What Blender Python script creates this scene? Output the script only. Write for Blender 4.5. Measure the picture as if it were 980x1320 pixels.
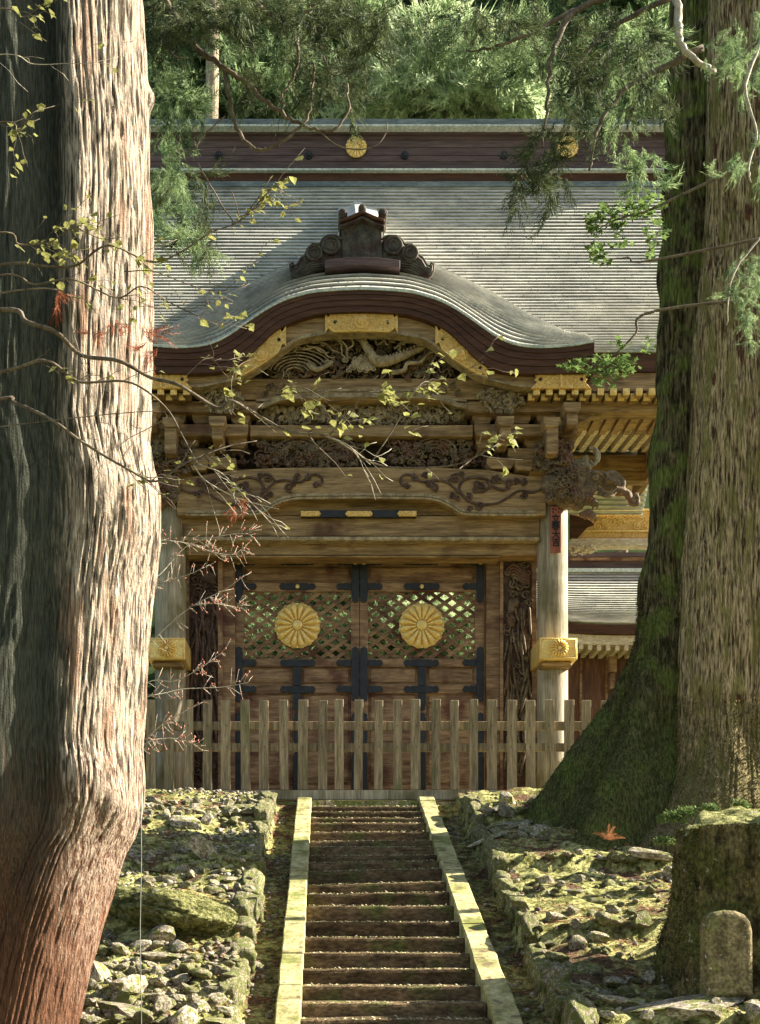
import bpy, bmesh, math, random
import numpy as np
from math import sin, cos, pi, radians, sqrt, atan2, exp
from mathutils import Vector, Matrix, Euler, noise
random.seed(7); np.random.seed(7)
sc = bpy.context.scene
for o in list(bpy.data.objects): bpy.data.objects.remove(o)
COL = sc.collection

# ------------------------------------------------------------------ camera, sky, sun, exposure
EYE = -1.973; XC = -0.606; F = 1600.0; U0 = 419.5; V0 = 1200.0
cam = bpy.data.objects.new('camera', bpy.data.cameras.new('camera')); COL.objects.link(cam)
cam.location = (XC, -20.0, EYE); cam.rotation_euler = (radians(90), 0, 0)
cam.data.sensor_fit = 'HORIZONTAL'; cam.data.sensor_width = 36; cam.data.lens = F/980*36
cam.data.shift_x = (490-U0)/980; cam.data.shift_y = (V0-660)/980
cam.data.clip_start = 0.1; cam.data.clip_end = 600
sc.camera = cam
sc.render.resolution_x = 760; sc.render.resolution_y = 1024
SEL, SAZ = radians(31.5), radians(82.0)          # azimuth measured clockwise from +Y
SD = Vector((cos(SEL)*sin(SAZ), cos(SEL)*cos(SAZ), sin(SEL)))
w = bpy.data.worlds.new('World'); sc.world = w; w.use_nodes = True
nt = w.node_tree; sky = nt.nodes.new('ShaderNodeTexSky'); sky.sky_type = 'NISHITA'; sky.sun_disc = False
sky.sun_elevation = SEL; sky.sun_rotation = SAZ
tint = nt.nodes.new('ShaderNodeMix'); tint.data_type = 'RGBA'; tint.blend_type = 'MULTIPLY'; tint.inputs[0].default_value = 1; tint.inputs[7].default_value = (1.0, .93, .82, 1)   # warm tint added to the sky light, turns the shade golden
nt.links.new(sky.outputs[0], tint.inputs[6]); nt.links.new(tint.outputs[2], nt.nodes['Background'].inputs[0]); nt.nodes['Background'].inputs[1].default_value = 0.062
sun = bpy.data.objects.new('sun', bpy.data.lights.new('sun', 'SUN')); COL.objects.link(sun)
sun.data.energy = 5.0; sun.data.angle = radians(0.5); sun.data.color = (1.0, 0.92, 0.76)
sun.rotation_euler = SD.to_track_quat('Z', 'Y').to_euler()
sc.view_settings.view_transform = 'Standard'; sc.view_settings.look = 'None'
sc.view_settings.exposure = 2.05; sc.view_settings.gamma = 1

# ------------------------------------------------------------------ helpers
def P(px, py, Y):
    Z = Y+20.0
    return Vector((XC+(px-U0)*Z/F, Y, EYE+(V0-py)*Z/F))
def wx(px, Y): return XC+(px-U0)*(Y+20)/F
def wz(py, Y): return EYE+(V0-py)*(Y+20)/F
def interp(t, tab):
    xs = [a for a, b in tab]; ys = [b for a, b in tab]
    return float(np.interp(t, xs, ys))
def smooth(t):
    t = max(0., min(1., t)); return t*t*(3-2*t)
def wloc(o):
    v = Vector((0, 0, 0))
    while o is not None: v = v+o.location; o = o.parent
    return v
def link(name, me, mat=None, parent=None):
    o = bpy.data.objects.new(name, me); COL.objects.link(o)
    if mat and not me.materials: me.materials.append(mat)
    if parent is not None: o.parent = parent
    return o
def tag(o, label=None, cat=None, group=None, kind=None):
    if label: o['label'] = label
    if cat: o['category'] = cat
    if group: o['group'] = group
    if kind: o['kind'] = kind
    return o
def thing(name, loc, label, cat, group=None):
    o = bpy.data.objects.new(name, None); COL.objects.link(o); o.location = loc
    o.empty_display_size = .2
    return tag(o, label, cat, group)
def npmesh(name, v, f, smooth_=False):
    v = np.asarray(v, dtype=np.float32); f = np.asarray(f, dtype=np.int32)
    me = bpy.data.meshes.new(name); k = f.shape[1]
    me.vertices.add(len(v)); me.vertices.foreach_set('co', v.ravel())
    me.loops.add(f.size); me.loops.foreach_set('vertex_index', f.ravel())
    me.polygons.add(len(f)); me.polygons.foreach_set('loop_start', np.arange(0, f.size, k, dtype=np.int32))
    me.polygons.foreach_set('loop_total', np.full(len(f), k, dtype=np.int32))
    me.update(calc_edges=True)
    if smooth_: me.polygons.foreach_set('use_smooth', np.ones(len(f), dtype=bool))
    me.validate(); return me

class MB:
    def __init__(s): s.v = []; s.f = []; s.sm = []
    def add(s, vs, fs, sm=False):
        b = len(s.v); s.v += [tuple(p) for p in vs]; s.f += [tuple(b+i for i in q) for q in fs]; s.sm += [sm]*len(fs); return s
    def box(s, x0, x1, y0, y1, z0, z1):
        if x0 > x1: x0, x1 = x1, x0
        if y0 > y1: y0, y1 = y1, y0
        if z0 > z1: z0, z1 = z1, z0
        vs = [(x0,y0,z0),(x1,y0,z0),(x1,y1,z0),(x0,y1,z0),(x0,y0,z1),(x1,y0,z1),(x1,y1,z1),(x0,y1,z1)]
        return s.add(vs, [(3,2,1,0),(4,5,6,7),(0,1,5,4),(1,2,6,5),(2,3,7,6),(3,0,4,7)])
    def pbox(s, x0, y0, x1, y1, Y0, Y1):                 # front face measured at depth Y0
        return s.box(wx(x0, Y0), wx(x1, Y0), Y0, Y1, wz(y1, Y0), wz(y0, Y0))
    def prism(s, pts, y0, y1, inset=0.0):                # outline in XZ, extruded along Y, optional front bevel
        n = len(pts); A = sum(pts[i][0]*pts[(i+1)%n][1]-pts[(i+1)%n][0]*pts[i][1] for i in range(n))
        if A < 0: pts = pts[::-1]
        if inset:
            q = []
            for i in range(n):
                a, b, c = Vector(pts[i-1]), Vector(pts[i]), Vector(pts[(i+1)%n])
                d1 = (b-a); d2 = (c-b)
                if d1.length < 1e-9: d1 = d2
                if d2.length < 1e-9: d2 = d1
                d1 = d1.normalized(); d2 = d2.normalized()
                nn = Vector((-d1.y-d2.y, d1.x+d2.x)); L = nn.length or 1
                q.append((b[0]+nn.x/L*inset, b[1]+nn.y/L*inset))
            vs = [(p[0], y0, p[1]) for p in q]+[(p[0], y0+inset, p[1]) for p in pts]+[(p[0], y1, p[1]) for p in pts]
            fs = [tuple(range(n)), tuple(reversed(range(2*n, 3*n)))]
            fs += [(i, i+n, (i+1)%n+n, (i+1)%n) for i in range(n)]+[(i+n, i+2*n, (i+1)%n+2*n, (i+1)%n+n) for i in range(n)]
        else:
            vs = [(p[0], y0, p[1]) for p in pts]+[(p[0], y1, p[1]) for p in pts]
            fs = [tuple(range(n)), tuple(reversed(range(n, 2*n)))]+[(i, i+n, (i+1)%n+n, (i+1)%n) for i in range(n)]
        return s.add(vs, fs)
    def band(s, top, bot, y0, y1):                       # strip between two XZ curves of equal count
        n = len(top)
        vs = [(a[0], y0, a[1]) for a in top]+[(a[0], y0, a[1]) for a in bot]+[(a[0], y1, a[1]) for a in top]+[(a[0], y1, a[1]) for a in bot]
        fs = []
        for i in range(n-1):
            fs += [(n+i, n+i+1, i+1, i), (2*n+i, 2*n+i+1, 3*n+i+1, 3*n+i), (i, i+1, 2*n+i+1, 2*n+i), (3*n+i, 3*n+i+1, n+i+1, n+i)]
        fs += [(0, 2*n, 3*n, n), (n-1, 2*n-1, 4*n-1, 3*n-1)]
        return s.add(vs, fs)
    def tube(s, pts, rad, k=6, cap=True, flat=1.0):
        pts = [Vector(p) for p in pts]; n = len(pts)
        if not hasattr(rad, '__len__'): rad = [rad]*n
        vs = []; up = None
        for i, p in enumerate(pts):
            t = (pts[min(i+1, n-1)]-pts[max(i-1, 0)])
            t = t.normalized() if t.length > 1e-9 else Vector((0, 0, 1))
            if up is None: up = Vector((0, 1, 0)) if abs(t.y) < .9 else Vector((1, 0, 0))
            a = t.cross(up); a = a.normalized() if a.length > 1e-6 else Vector((1, 0, 0)); b = a.cross(t).normalized(); up = b
            for j in range(k):
                an = 2*pi*j/k; vs.append(p+a*cos(an)*rad[i]+b*sin(an)*rad[i]*flat)
        fs = [(i*k+j, (i+1)*k+j, (i+1)*k+(j+1)%k, i*k+(j+1)%k) for i in range(n-1) for j in range(k)]
        if cap: fs += [tuple(range(k)), tuple(reversed(range((n-1)*k, n*k)))]
        return s.add(vs, fs, True)
    def ball(s, c, r, nu=10, nv=7, sc_=(1, 1, 1)):
        c = Vector(c); vs = [(c.x, c.y, c.z+r*sc_[2])]
        for i in range(1, nv):
            for j in range(nu):
                a = pi*i/nv; b = 2*pi*j/nu
                vs.append((c.x+r*sc_[0]*sin(a)*cos(b), c.y+r*sc_[1]*sin(a)*sin(b), c.z+r*sc_[2]*cos(a)))
        vs.append((c.x, c.y, c.z-r*sc_[2])); m = len(vs)-1
        fs = [(0, 1+j, 1+(j+1)%nu) for j in range(nu)]
        for i in range(nv-2):
            for j in range(nu):
                a = 1+i*nu+j; b = 1+i*nu+(j+1)%nu; fs.append((a, a+nu, b+nu, b))
        b0 = 1+(nv-2)*nu; fs += [(b0+(j+1)%nu, b0+j, m) for j in range(nu)]
        return s.add(vs, fs, True)
    def disc(s, c, r, y0, y1, k=20, bev=.0):             # round plate facing -Y
        pts = [(c[0]+r*cos(2*pi*i/k), c[1]+r*sin(2*pi*i/k)) for i in range(k)]
        return s.prism(pts, y0, y1, bev)
    def cyl(s, x, y, z0, z1, r0, r1=None, k=24, smooth_=True, rings=1):
        r1 = r0 if r1 is None else r1; vs = []
        for i in range(rings+1):
            t = i/rings
            for j in range(k): vs.append((x+(r0+(r1-r0)*t)*cos(2*pi*j/k), y+(r0+(r1-r0)*t)*sin(2*pi*j/k), z0+(z1-z0)*t))
        s.add(vs, [(i*k+j, i*k+(j+1)%k, (i+1)*k+(j+1)%k, (i+1)*k+j) for i in range(rings) for j in range(k)], smooth_)
        b = len(s.v)-len(vs); s.f += [tuple(b+q for q in reversed(range(k))), tuple(b+rings*k+q for q in range(k))]; s.sm += [False, False]
        return s
    def build(s, name, mat, parent=None, bevel=0, kind=None, label=None):
        off = wloc(parent) if parent is not None else Vector((0, 0, 0))
        me = bpy.data.meshes.new(name)
        me.from_pydata([(a-off.x, b-off.y, c-off.z) for a, b, c in s.v], [], s.f)
        me.polygons.foreach_set('use_smooth', s.sm); me.update()
        o = link(name, me, mat, parent)
        if bevel:
            m = o.modifiers.new('bevel', 'BEVEL'); m.width = bevel; m.segments = 2; m.limit_method = 'ANGLE'; m.angle_limit = radians(40)
        return tag(o, label, kind=kind)

# ------------------------------------------------------------------ materials
def mat(name, c1, c2, sc1=(3, 3, 3), rough=.75, bump=.3, bscale=1.0, metal=0, c3=None, sc3=1.2, th=(.5, .62), rnd=.0,
        ramp=(.35, .65), detail=9, fine=40, trans=None, hz=None, c4=None, sc4=9, th4=(.6, .7), spec=.3, zmoss=None, grain=.22, grain_s=4.5, side_shade=None):
    m = bpy.data.materials.new(name); m.use_nodes = True; n = m.node_tree.nodes; l = m.node_tree.links
    bs = n['Principled BSDF']; bs.inputs['Roughness'].default_value = rough; bs.inputs['Metallic'].default_value = metal
    bs.inputs['Specular IOR Level'].default_value = spec
    tc = n.new('ShaderNodeTexCoord'); mp = n.new('ShaderNodeMapping'); l.new(tc.outputs['Object'], mp.inputs[0]); mp.inputs['Scale'].default_value = sc1
    ns = n.new('ShaderNodeTexNoise'); ns.inputs['Scale'].default_value = 1; ns.inputs['Detail'].default_value = detail; ns.inputs['Roughness'].default_value = .62
    l.new(mp.outputs[0], ns.inputs['Vector'])
    cr = n.new('ShaderNodeValToRGB'); l.new(ns.outputs[0], cr.inputs[0])
    cr.color_ramp.elements[0].position = ramp[0]; cr.color_ramp.elements[1].position = ramp[1]
    cr.color_ramp.elements[0].color = (*c1, 1); cr.color_ramp.elements[1].color = (*c2, 1)
    out = cr.outputs[0]
    def patch(out, c, s, t, stretch=(1, 1, 1)):
        mp2 = n.new('ShaderNodeMapping'); mp2.inputs['Scale'].default_value = [s*q for q in stretch]; l.new(tc.outputs['Object'], mp2.inputs[0])
        n2 = n.new('ShaderNodeTexNoise'); n2.inputs['Scale'].default_value = 1; n2.inputs['Detail'].default_value = 6; l.new(mp2.outputs[0], n2.inputs['Vector'])
        r2 = n.new('ShaderNodeMapRange'); r2.inputs[1].default_value = t[0]; r2.inputs[2].default_value = t[1]; l.new(n2.outputs[0], r2.inputs[0])
        mx = n.new('ShaderNodeMix'); mx.data_type = 'RGBA'; l.new(r2.outputs[0], mx.inputs[0]); l.new(out, mx.inputs[6]); mx.inputs[7].default_value = (*c, 1)
        return mx.outputs[2]
    if c3: out = patch(out, c3, sc3, th, hz or (1, 1, 1))
    if c4: out = patch(out, c4, sc4, th4, hz or (1, 1, 1))
    if side_shade:                                            # shade of a trunk's unlit side, put into the bark colour
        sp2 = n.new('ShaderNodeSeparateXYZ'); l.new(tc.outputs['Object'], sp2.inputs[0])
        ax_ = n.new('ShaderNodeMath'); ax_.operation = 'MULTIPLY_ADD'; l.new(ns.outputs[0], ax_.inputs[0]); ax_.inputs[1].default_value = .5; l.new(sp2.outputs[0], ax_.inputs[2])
        rx_ = n.new('ShaderNodeMapRange'); rx_.inputs[1].default_value = side_shade[2]+.25; rx_.inputs[2].default_value = side_shade[1]+.25; l.new(ax_.outputs[0], rx_.inputs[0])
        mq = n.new('ShaderNodeMix'); mq.data_type = 'RGBA'; l.new(rx_.outputs[0], mq.inputs[0]); l.new(out, mq.inputs[6]); mq.inputs[7].default_value = (*side_shade[0], 1); out = mq.outputs[2]
    if zmoss:                                            # (colour, z_full, z_none) a colour that belongs to the lower part of the thing
        sp = n.new('ShaderNodeSeparateXYZ'); l.new(tc.outputs['Object'], sp.inputs[0])
        ad = n.new('ShaderNodeMath'); ad.operation = 'MULTIPLY_ADD'; l.new(ns.outputs[0], ad.inputs[0]); ad.inputs[1].default_value = 2.2; l.new(sp.outputs[2], ad.inputs[2])
        r3 = n.new('ShaderNodeMapRange'); r3.inputs[1].default_value = zmoss[2]+1.1; r3.inputs[2].default_value = zmoss[1]+1.1; l.new(ad.outputs[0], r3.inputs[0])
        mx = n.new('ShaderNodeMix'); mx.data_type = 'RGBA'; r3.inputs[4].default_value = .62; l.new(r3.outputs[0], mx.inputs[0]); l.new(out, mx.inputs[6]); mx.inputs[7].default_value = (*zmoss[0], 1); out = mx.outputs[2]
    if grain:
        mg = n.new('ShaderNodeMapping'); mg.inputs['Scale'].default_value = [q*grain_s for q in sc1]; l.new(tc.outputs['Object'], mg.inputs[0])
        ng = n.new('ShaderNodeTexNoise'); ng.inputs['Scale'].default_value = 1; ng.inputs['Detail'].default_value = 3; l.new(mg.outputs[0], ng.inputs['Vector'])
        rg = n.new('ShaderNodeMapRange'); rg.inputs[1].default_value = .36; rg.inputs[2].default_value = .64; rg.inputs[3].default_value = 1-grain; rg.inputs[4].default_value = 1+grain; l.new(ng.outputs[0], rg.inputs[0])
        hg = n.new('ShaderNodeHueSaturation'); l.new(out, hg.inputs['Color']); l.new(rg.outputs[0], hg.inputs['Value']); out = hg.outputs[0]
    if rnd:
        oi = n.new('ShaderNodeObjectInfo'); mr = n.new('ShaderNodeMapRange'); l.new(oi.outputs['Random'], mr.inputs[0])
        mr.inputs[3].default_value = 1-rnd; mr.inputs[4].default_value = 1+rnd
        hs = n.new('ShaderNodeHueSaturation'); l.new(out, hs.inputs['Color']); l.new(mr.outputs[0], hs.inputs['Value']); out = hs.outputs[0]
    l.new(out, bs.inputs['Base Color'])
    if bump:
        n3 = n.new('ShaderNodeTexNoise'); n3.inputs['Scale'].default_value = fine; n3.inputs['Detail'].default_value = 4; l.new(tc.outputs['Object'], n3.inputs['Vector'])
        ad = n.new('ShaderNodeMath'); ad.operation = 'MULTIPLY_ADD'; l.new(n3.outputs[0], ad.inputs[0]); ad.inputs[1].default_value = .3; l.new(ns.outputs[0], ad.inputs[2])
        bp = n.new('ShaderNodeBump'); bp.inputs['Strength'].default_value = bump; bp.inputs['Distance'].default_value = .03*bscale; l.new(ad.outputs[0], bp.inputs['Height']); l.new(bp.outputs[0], bs.inputs['Normal'])
    if trans:
        tb = n.new('ShaderNodeBsdfTranslucent'); l.new(out, tb.inputs[0]); ms = n.new('ShaderNodeMixShader'); ms.inputs[0].default_value = trans
        l.new(bs.outputs[0], ms.inputs[1]); l.new(tb.outputs[0], ms.inputs[2]); l.new(ms.outputs[0], n['Material Output'].inputs[0])
    return m
M = {}
M['wood'] = mat('gate_wood', (.17, .10, .043), (.44, .285, .135), (1.2, 6, 14), bump=.35, c3=(.12, .06, .03), sc3=1.6, th=(.54, .7), rough=.7)
M['woodv'] = mat('gate_wood_vertical', (.22, .15, .085), (.38, .28, .17), (12, 12, 1.2), bump=.35, c3=(.16, .085, .05), sc3=1.5, th=(.55, .7), rough=.75)
M['door'] = mat('door_wood', (.155, .083, .044), (.39, .24, .13), (1.5, 8, 12), bump=.35, c3=(.11, .045, .028), sc3=2.2, th=(.5, .66), rough=.75, rnd=.12)
M['carve'] = mat('carved_wood', (.075, .05, .03), (.24, .17, .10), (9, 9, 9), bump=.5, rough=.8, c3=(.16, .085, .055), sc3=3, grain=.3)
M['carvel'] = mat('carved_wood_pale', (.20, .145, .08), (.46, .35, .21), (9, 9, 9), bump=.4, rough=.8, rnd=.1)
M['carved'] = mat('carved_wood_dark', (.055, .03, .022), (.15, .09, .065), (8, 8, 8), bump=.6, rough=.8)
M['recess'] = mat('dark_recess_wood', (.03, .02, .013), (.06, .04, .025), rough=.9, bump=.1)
M['fascia'] = mat('red_brown_fascia', (.055, .022, .011), (.10, .042, .02), (1, 4, 10), bump=.25, rough=.7)
M['ridge'] = mat('ridge_board', (.075, .046, .042), (.135, .088, .08), (.8, 5, 12), bump=.3, rough=.7)
M['copper'] = mat('weathered_copper', (.45, .44, .40), (.70, .68, .60), (1.2, 2.5, 2.5), rough=.5, bump=.1, c3=(.34, .36, .35), sc3=3, th=(.56, .8), spec=.4, grain=.12)
M['copperd'] = mat('dark_copper_cap', (.10, .12, .12), (.2, .23, .22), (2, 2, 8), rough=.5, bump=.15)
M['edge'] = mat('pale_copper_edge', (.45, .5, .42), (.62, .62, .52), (4, 4, 4), rough=.5, bump=.1)
M['gold'] = mat('gilded_metal', (.84, .52, .14), (.98, .74, .28), (14, 14, 14), rough=.38, bump=.5, bscale=.5, metal=.25, fine=60, spec=.5)
M['goldp'] = mat('gilded_plate_engraved', (.64, .35, .075), (.96, .64, .21), (26, 26, 26), rough=.42, bump=1.0, bscale=.9, metal=.25, fine=80, spec=.5)
M['iron'] = mat('black_iron', (.012, .013, .016), (.03, .032, .038), (8, 8, 8), rough=.55, bump=.3, spec=.4)
M['oni'] = mat('ornament_copper', (.035, .028, .02), (.10, .085, .06), (7, 7, 7), rough=.7, bump=.5, c3=(.05, .025, .018), sc3=4)
M['picket'] = mat('weathered_picket', (.165, .12, .068), (.39, .30, .185), (16, 16, 1.4), bump=.5, rough=.85, c3=(.17, .16, .07), sc3=3, th=(.58, .74), rnd=.18, hz=(1, 1, .4))
M['pillar'] = mat('pillar_wood', (.24, .19, .125), (.46, .39, .28), (12, 12, .8), bump=.3, rough=.7, c3=(.17, .14, .07), sc3=2.2, th=(.48, .72))
M['plaque'] = mat('plaque_wood', (.26, .075, .045), (.36, .12, .07), (8, 8, 1), bump=.2)
M['ink'] = mat('ink', (.012, .01, .01), (.02, .015, .015), bump=0, rough=.6)
M['stone'] = mat('step_stone', (.055, .037, .022), (.16, .11, .06), (4, 8, 9), bump=.6, bscale=1.5, rough=.95, c3=(.085, .092, .03), sc3=3, th=(.52, .7), rnd=.25, spec=.1, grain=.35)
M['curb'] = mat('mossy_curb_stone', (.29, .265, .115), (.50, .45, .23), (4, 4, 4), bump=.6, rough=.95, c3=(.18, .19, .06), sc3=2.6, th=(.52, .66), c4=(.16, .12, .07), sc4=9, th4=(.58, .66), rnd=.16, spec=.1, grain=.25)
M['block'] = mat('mossy_wall_block', (.16, .13, .08), (.44, .39, .27), (7, 7, 7), ramp=(.42, .58), bump=.9, bscale=1.8, rough=.95, c3=(.16, .18, .055), sc3=3.2, th=(.44, .54), rnd=.15, spec=.1, grain=.4)
M['rock'] = mat('bank_rock', (.17, .135, .10), (.58, .51, .40), (6, 6, 6), ramp=(.4, .6), bump=.9, bscale=1.6, rough=.95, c3=(.19, .20, .07), sc3=3.5, th=(.5, .58), rnd=.35, spec=.1, grain=.35)
M['moss'] = mat('moss_ground', (.16, .16, .05), (.48, .46, .19), (7, 7, 7), ramp=(.43, .56), bump=1., bscale=3.5, rough=1, c3=(.16, .10, .06), sc3=2.4, th=(.54, .6), c4=(.07, .055, .03), sc4=9, th4=(.58, .66), spec=.05, fine=90, grain=.4)
M['mossd'] = mat('moss_mound', (.13, .14, .045), (.40, .39, .17), (11, 11, 11), ramp=(.42, .58), bump=1., bscale=3, rough=1, c3=(.42, .39, .29), sc3=5, th=(.60, .66), spec=.05, fine=120, grain=.35)
M['mosse'] = mat('bright_edge_moss', (.34, .33, .15), (.52, .48, .26), (12, 12, 12), bump=0, rough=1)
M['litter'] = mat('leaf_litter', (.24, .10, .05), (.45, .24, .13), (30, 30, 30), bump=0, rough=.9)
M['twiglit'] = mat('pale_litter', (.45, .38, .24), (.62, .55, .38), (30, 30, 30), bump=0, rough=.9)
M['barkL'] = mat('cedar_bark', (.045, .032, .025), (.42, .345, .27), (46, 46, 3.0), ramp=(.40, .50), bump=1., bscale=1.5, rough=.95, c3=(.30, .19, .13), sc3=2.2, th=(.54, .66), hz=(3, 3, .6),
                 c4=(.09, .075, .055), sc4=5, th4=(.58, .64), fine=70, spec=.08, zmoss=((.16, .055, .026), .9, 2.5), grain=.4, grain_s=3, side_shade=((.068, .072, .056), .44, .60))  # last colour paints shade over the left trunk's unlit side
M['barkR'] = mat('mossy_bark', (.055, .036, .02), (.46, .35, .20), (40, 40, 3.4), ramp=(.40, .56), bump=1., bscale=1.6, rough=.95, c3=(.22, .19, .075), sc3=2.4, th=(.50, .6), hz=(3, 3, .7),
                 c4=(.12, .05, .035), sc4=2.6, th4=(.64, .68), fine=60, spec=.08, zmoss=((.11, .105, .04), .9, 2.0), grain=.4, grain_s=3)
M['barkB'] = mat('deep_moss_bark', (.03, .025, .015), (.15, .125, .065), (20, 20, 3), ramp=(.42, .58), bump=1., bscale=2.2, rough=1, c3=(.12, .14, .04), sc3=3, th=(.48, .58), fine=50, spec=.05,
                 zmoss=((.075, .09, .028), 1.2, 3.0), grain=.45, grain_s=2.5)
M['barkF'] = mat('far_bark', (.16, .12, .08), (.42, .34, .24), (14, 14, 1), bump=.8, rough=.95)
M['stump'] = mat('mossy_stump', (.05, .04, .02), (.19, .155, .07), (9, 9, 4), ramp=(.42, .58), bump=1., bscale=2.5, rough=1, c3=(.12, .12, .04), sc3=2.6, th=(.44, .58), c4=(.36, .36, .28), sc4=16, th4=(.66, .7), fine=70, spec=.05, grain=.4)
M['marker'] = mat('marker_stone', (.10, .08, .045), (.24, .195, .11), (9, 9, 9), ramp=(.4, .6), bump=.8, rough=.95, c3=(.16, .16, .06), sc3=4, th=(.5, .62), c4=(.4, .38, .3), sc4=20, th4=(.64, .68), spec=.05, grain=.35)
M['twig'] = mat('branch_bark', (.075, .055, .038), (.19, .15, .105), (9, 9, 9), bump=.3, rough=.85)
M['twigp'] = mat('pale_twig', (.3, .26, .2), (.5, .45, .36), (9, 9, 9), bump=.2, rough=.8)
M['bud'] = mat('red_bud', (.35, .12, .08), (.55, .25, .17), (9, 9, 9), bump=0)
M['leaf'] = mat('yellow_green_leaf', (.17, .18, .05), (.34, .335, .12), (9, 9, 9), bump=.1, rough=.6, trans=.45, rnd=.3)
M['maple'] = mat('green_leaf', (.07, .13, .035), (.20, .28, .09), (9, 9, 9), bump=0, rough=.6, trans=.4)
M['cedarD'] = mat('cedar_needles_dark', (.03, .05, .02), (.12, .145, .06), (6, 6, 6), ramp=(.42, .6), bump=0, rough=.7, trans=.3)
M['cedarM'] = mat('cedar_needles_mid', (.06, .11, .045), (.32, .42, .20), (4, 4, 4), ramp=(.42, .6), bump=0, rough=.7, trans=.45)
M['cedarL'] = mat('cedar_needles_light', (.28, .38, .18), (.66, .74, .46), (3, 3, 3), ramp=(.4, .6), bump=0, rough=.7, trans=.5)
M['rust'] = mat('dead_needles', (.22, .06, .03), (.42, .15, .08), (9, 9, 9), bump=0, rough=.8, trans=.2)
M['fern'] = mat('orange_fern', (.5, .17, .07), (.62, .3, .15), (9, 9, 9), bump=0, rough=.8, trans=.3)
M['hill'] = mat('hillside_undergrowth', (.02, .035, .014), (.06, .09, .03), (.5, .5, .5), bump=.6, bscale=8, rough=1, spec=.05)
M['redwall'] = mat('side_wall_wood', (.10, .045, .03), (.18, .085, .055), (9, 9, 1), bump=.3, rough=.8)
M['cream'] = mat('cream_and_sunlit_rafter', (.60, .48, .34), (.80, .68, .52), (2, 2, 9), bump=.2, rough=.7)  # cream wood; on the rear rafters sunlight is put into the colour
M['cable'] = mat('steel_cable', (.14, .14, .13), (.22, .22, .2), bump=0, rough=.5)

# ------------------------------------------------------------------ terrain
SL = .328
def stair_d(y):
    h = V0-y; return (3156.8-18.9*h)/(524.8-h)
def slope_z(Y):
    d = -1.1-Y; return -SL*max(0, min(10.75, d))
def nz(x, y, s, o=3): return noise.fractal(Vector((x*s, y*s, 3.3)), 1.0, 2.0, o)
MOUND = [(-2.2, -7.3, .7, .85, .16), (-2.7, -3.4, .9, .45, .22), (3.3, -4.0, 1.6, 1.0, .15)]
def ground_z(x, y):
    s = slope_z(y); a = abs(x)
    d = -1.1-y
    bank = s+.20
    if d > 0 and d < 11:
        k = (d+.35)/2.35; fr = k-math.floor(k)
        bank += .16*((fr-.5)*1.0) * (1 if x > 0 else .5)   # low terraces on top of the slope (level treads, short drops)
    if y > -1.3: bank = min(bank, .14)
    n = nz(x, y, .9)*.10+nz(x+9, y, 3.1)*.045+nz(x, y+5, 9)*.018
    if y > -1.0: n *= .4
    bank += n
    for mx, my, rx, ry, h in MOUND:
        q = ((x-mx)/rx)**2+((y-my)/ry)**2
        if q < 1: bank += h*(1-q)**1.0
    bank += .03*max(0, a-3)**1.3 if y < 0 else 0
    e = 1.36+.05*nz(0, y, 1.7, 2)
    t = smooth((a-e)/.07)
    gut = s-.12+n*.3
    if a < 1.0: gut = s-.45
    z = gut*(1-t)+bank*t
    if y > -1.12 and a < 1.36: z = -.03 if y > -.9 else -.06
    return z
def ground_mesh():
    xs = np.concatenate([np.linspace(-7, -3.2, 44), np.linspace(-3.15, -1.5, 40), np.linspace(-1.46, -1.0, 12), np.linspace(-.9, .9, 5), np.linspace(1.0, 1.46, 12), np.linspace(1.5, 4.4, 64), np.linspace(4.5, 9, 40)])
    ys = np.concatenate([np.linspace(-26, -14, 40), np.linspace(-13.8, -10.2, 40), np.linspace(-10.15, -1.3, 190), np.linspace(-1.25, -.3, 14), np.linspace(0, 13, 30)])
    v = [(x, y, ground_z(x, y)) for y in ys for x in xs]; W = len(xs)
    i = np.arange((len(ys)-1)*W).reshape(len(ys)-1, W)[:, :-1].ravel()
    return npmesh('ground', v, np.stack([i, i+1, i+1+W, i+W], 1), True)
g = link('ground', ground_mesh(), M['moss']); tag(g, kind='structure')
# far ground sheet and the wooded hillside behind the gate
mb = MB(); X0, X1, Y0, Y1 = -7, 9, -26, 13
def outer(x, y):
    z = slope_z(y)+.1
    if y > 13: z = .05+max(0, y-14)*1.08
    return z-.12+ (nz(x, y, .12)*.8 if y > 14 or abs(x) > 14 else 0)+(.03*max(0, min(abs(x), 40)-3)**1.3 if y < 13 else 0)
xs = np.concatenate([np.linspace(-150, -12, 18), np.linspace(-7.02, 9.02, 17), np.linspace(12, 150, 18)]); ys = np.concatenate([np.linspace(-160, -30, 10), np.linspace(-26, 13, 40), np.linspace(14, 100, 50)])
xs = sorted(xs); ys = list(ys); W = len(xs)
v = [(x, y, outer(x, y)) for y in ys for x in xs]
f = []
for j in range(len(ys)-1):
    for i in range(W-1):
        if ys[j] >= -26.01 and ys[j+1] <= 13.01 and xs[i] >= -7.03 and xs[i+1] <= 9.03: continue
        f.append((j*W+i, j*W+i+1, (j+1)*W+i+1, (j+1)*W+i))
h = link('hillside', npmesh('hillside', v, f, True), M['hill']); tag(h, kind='structure')

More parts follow.
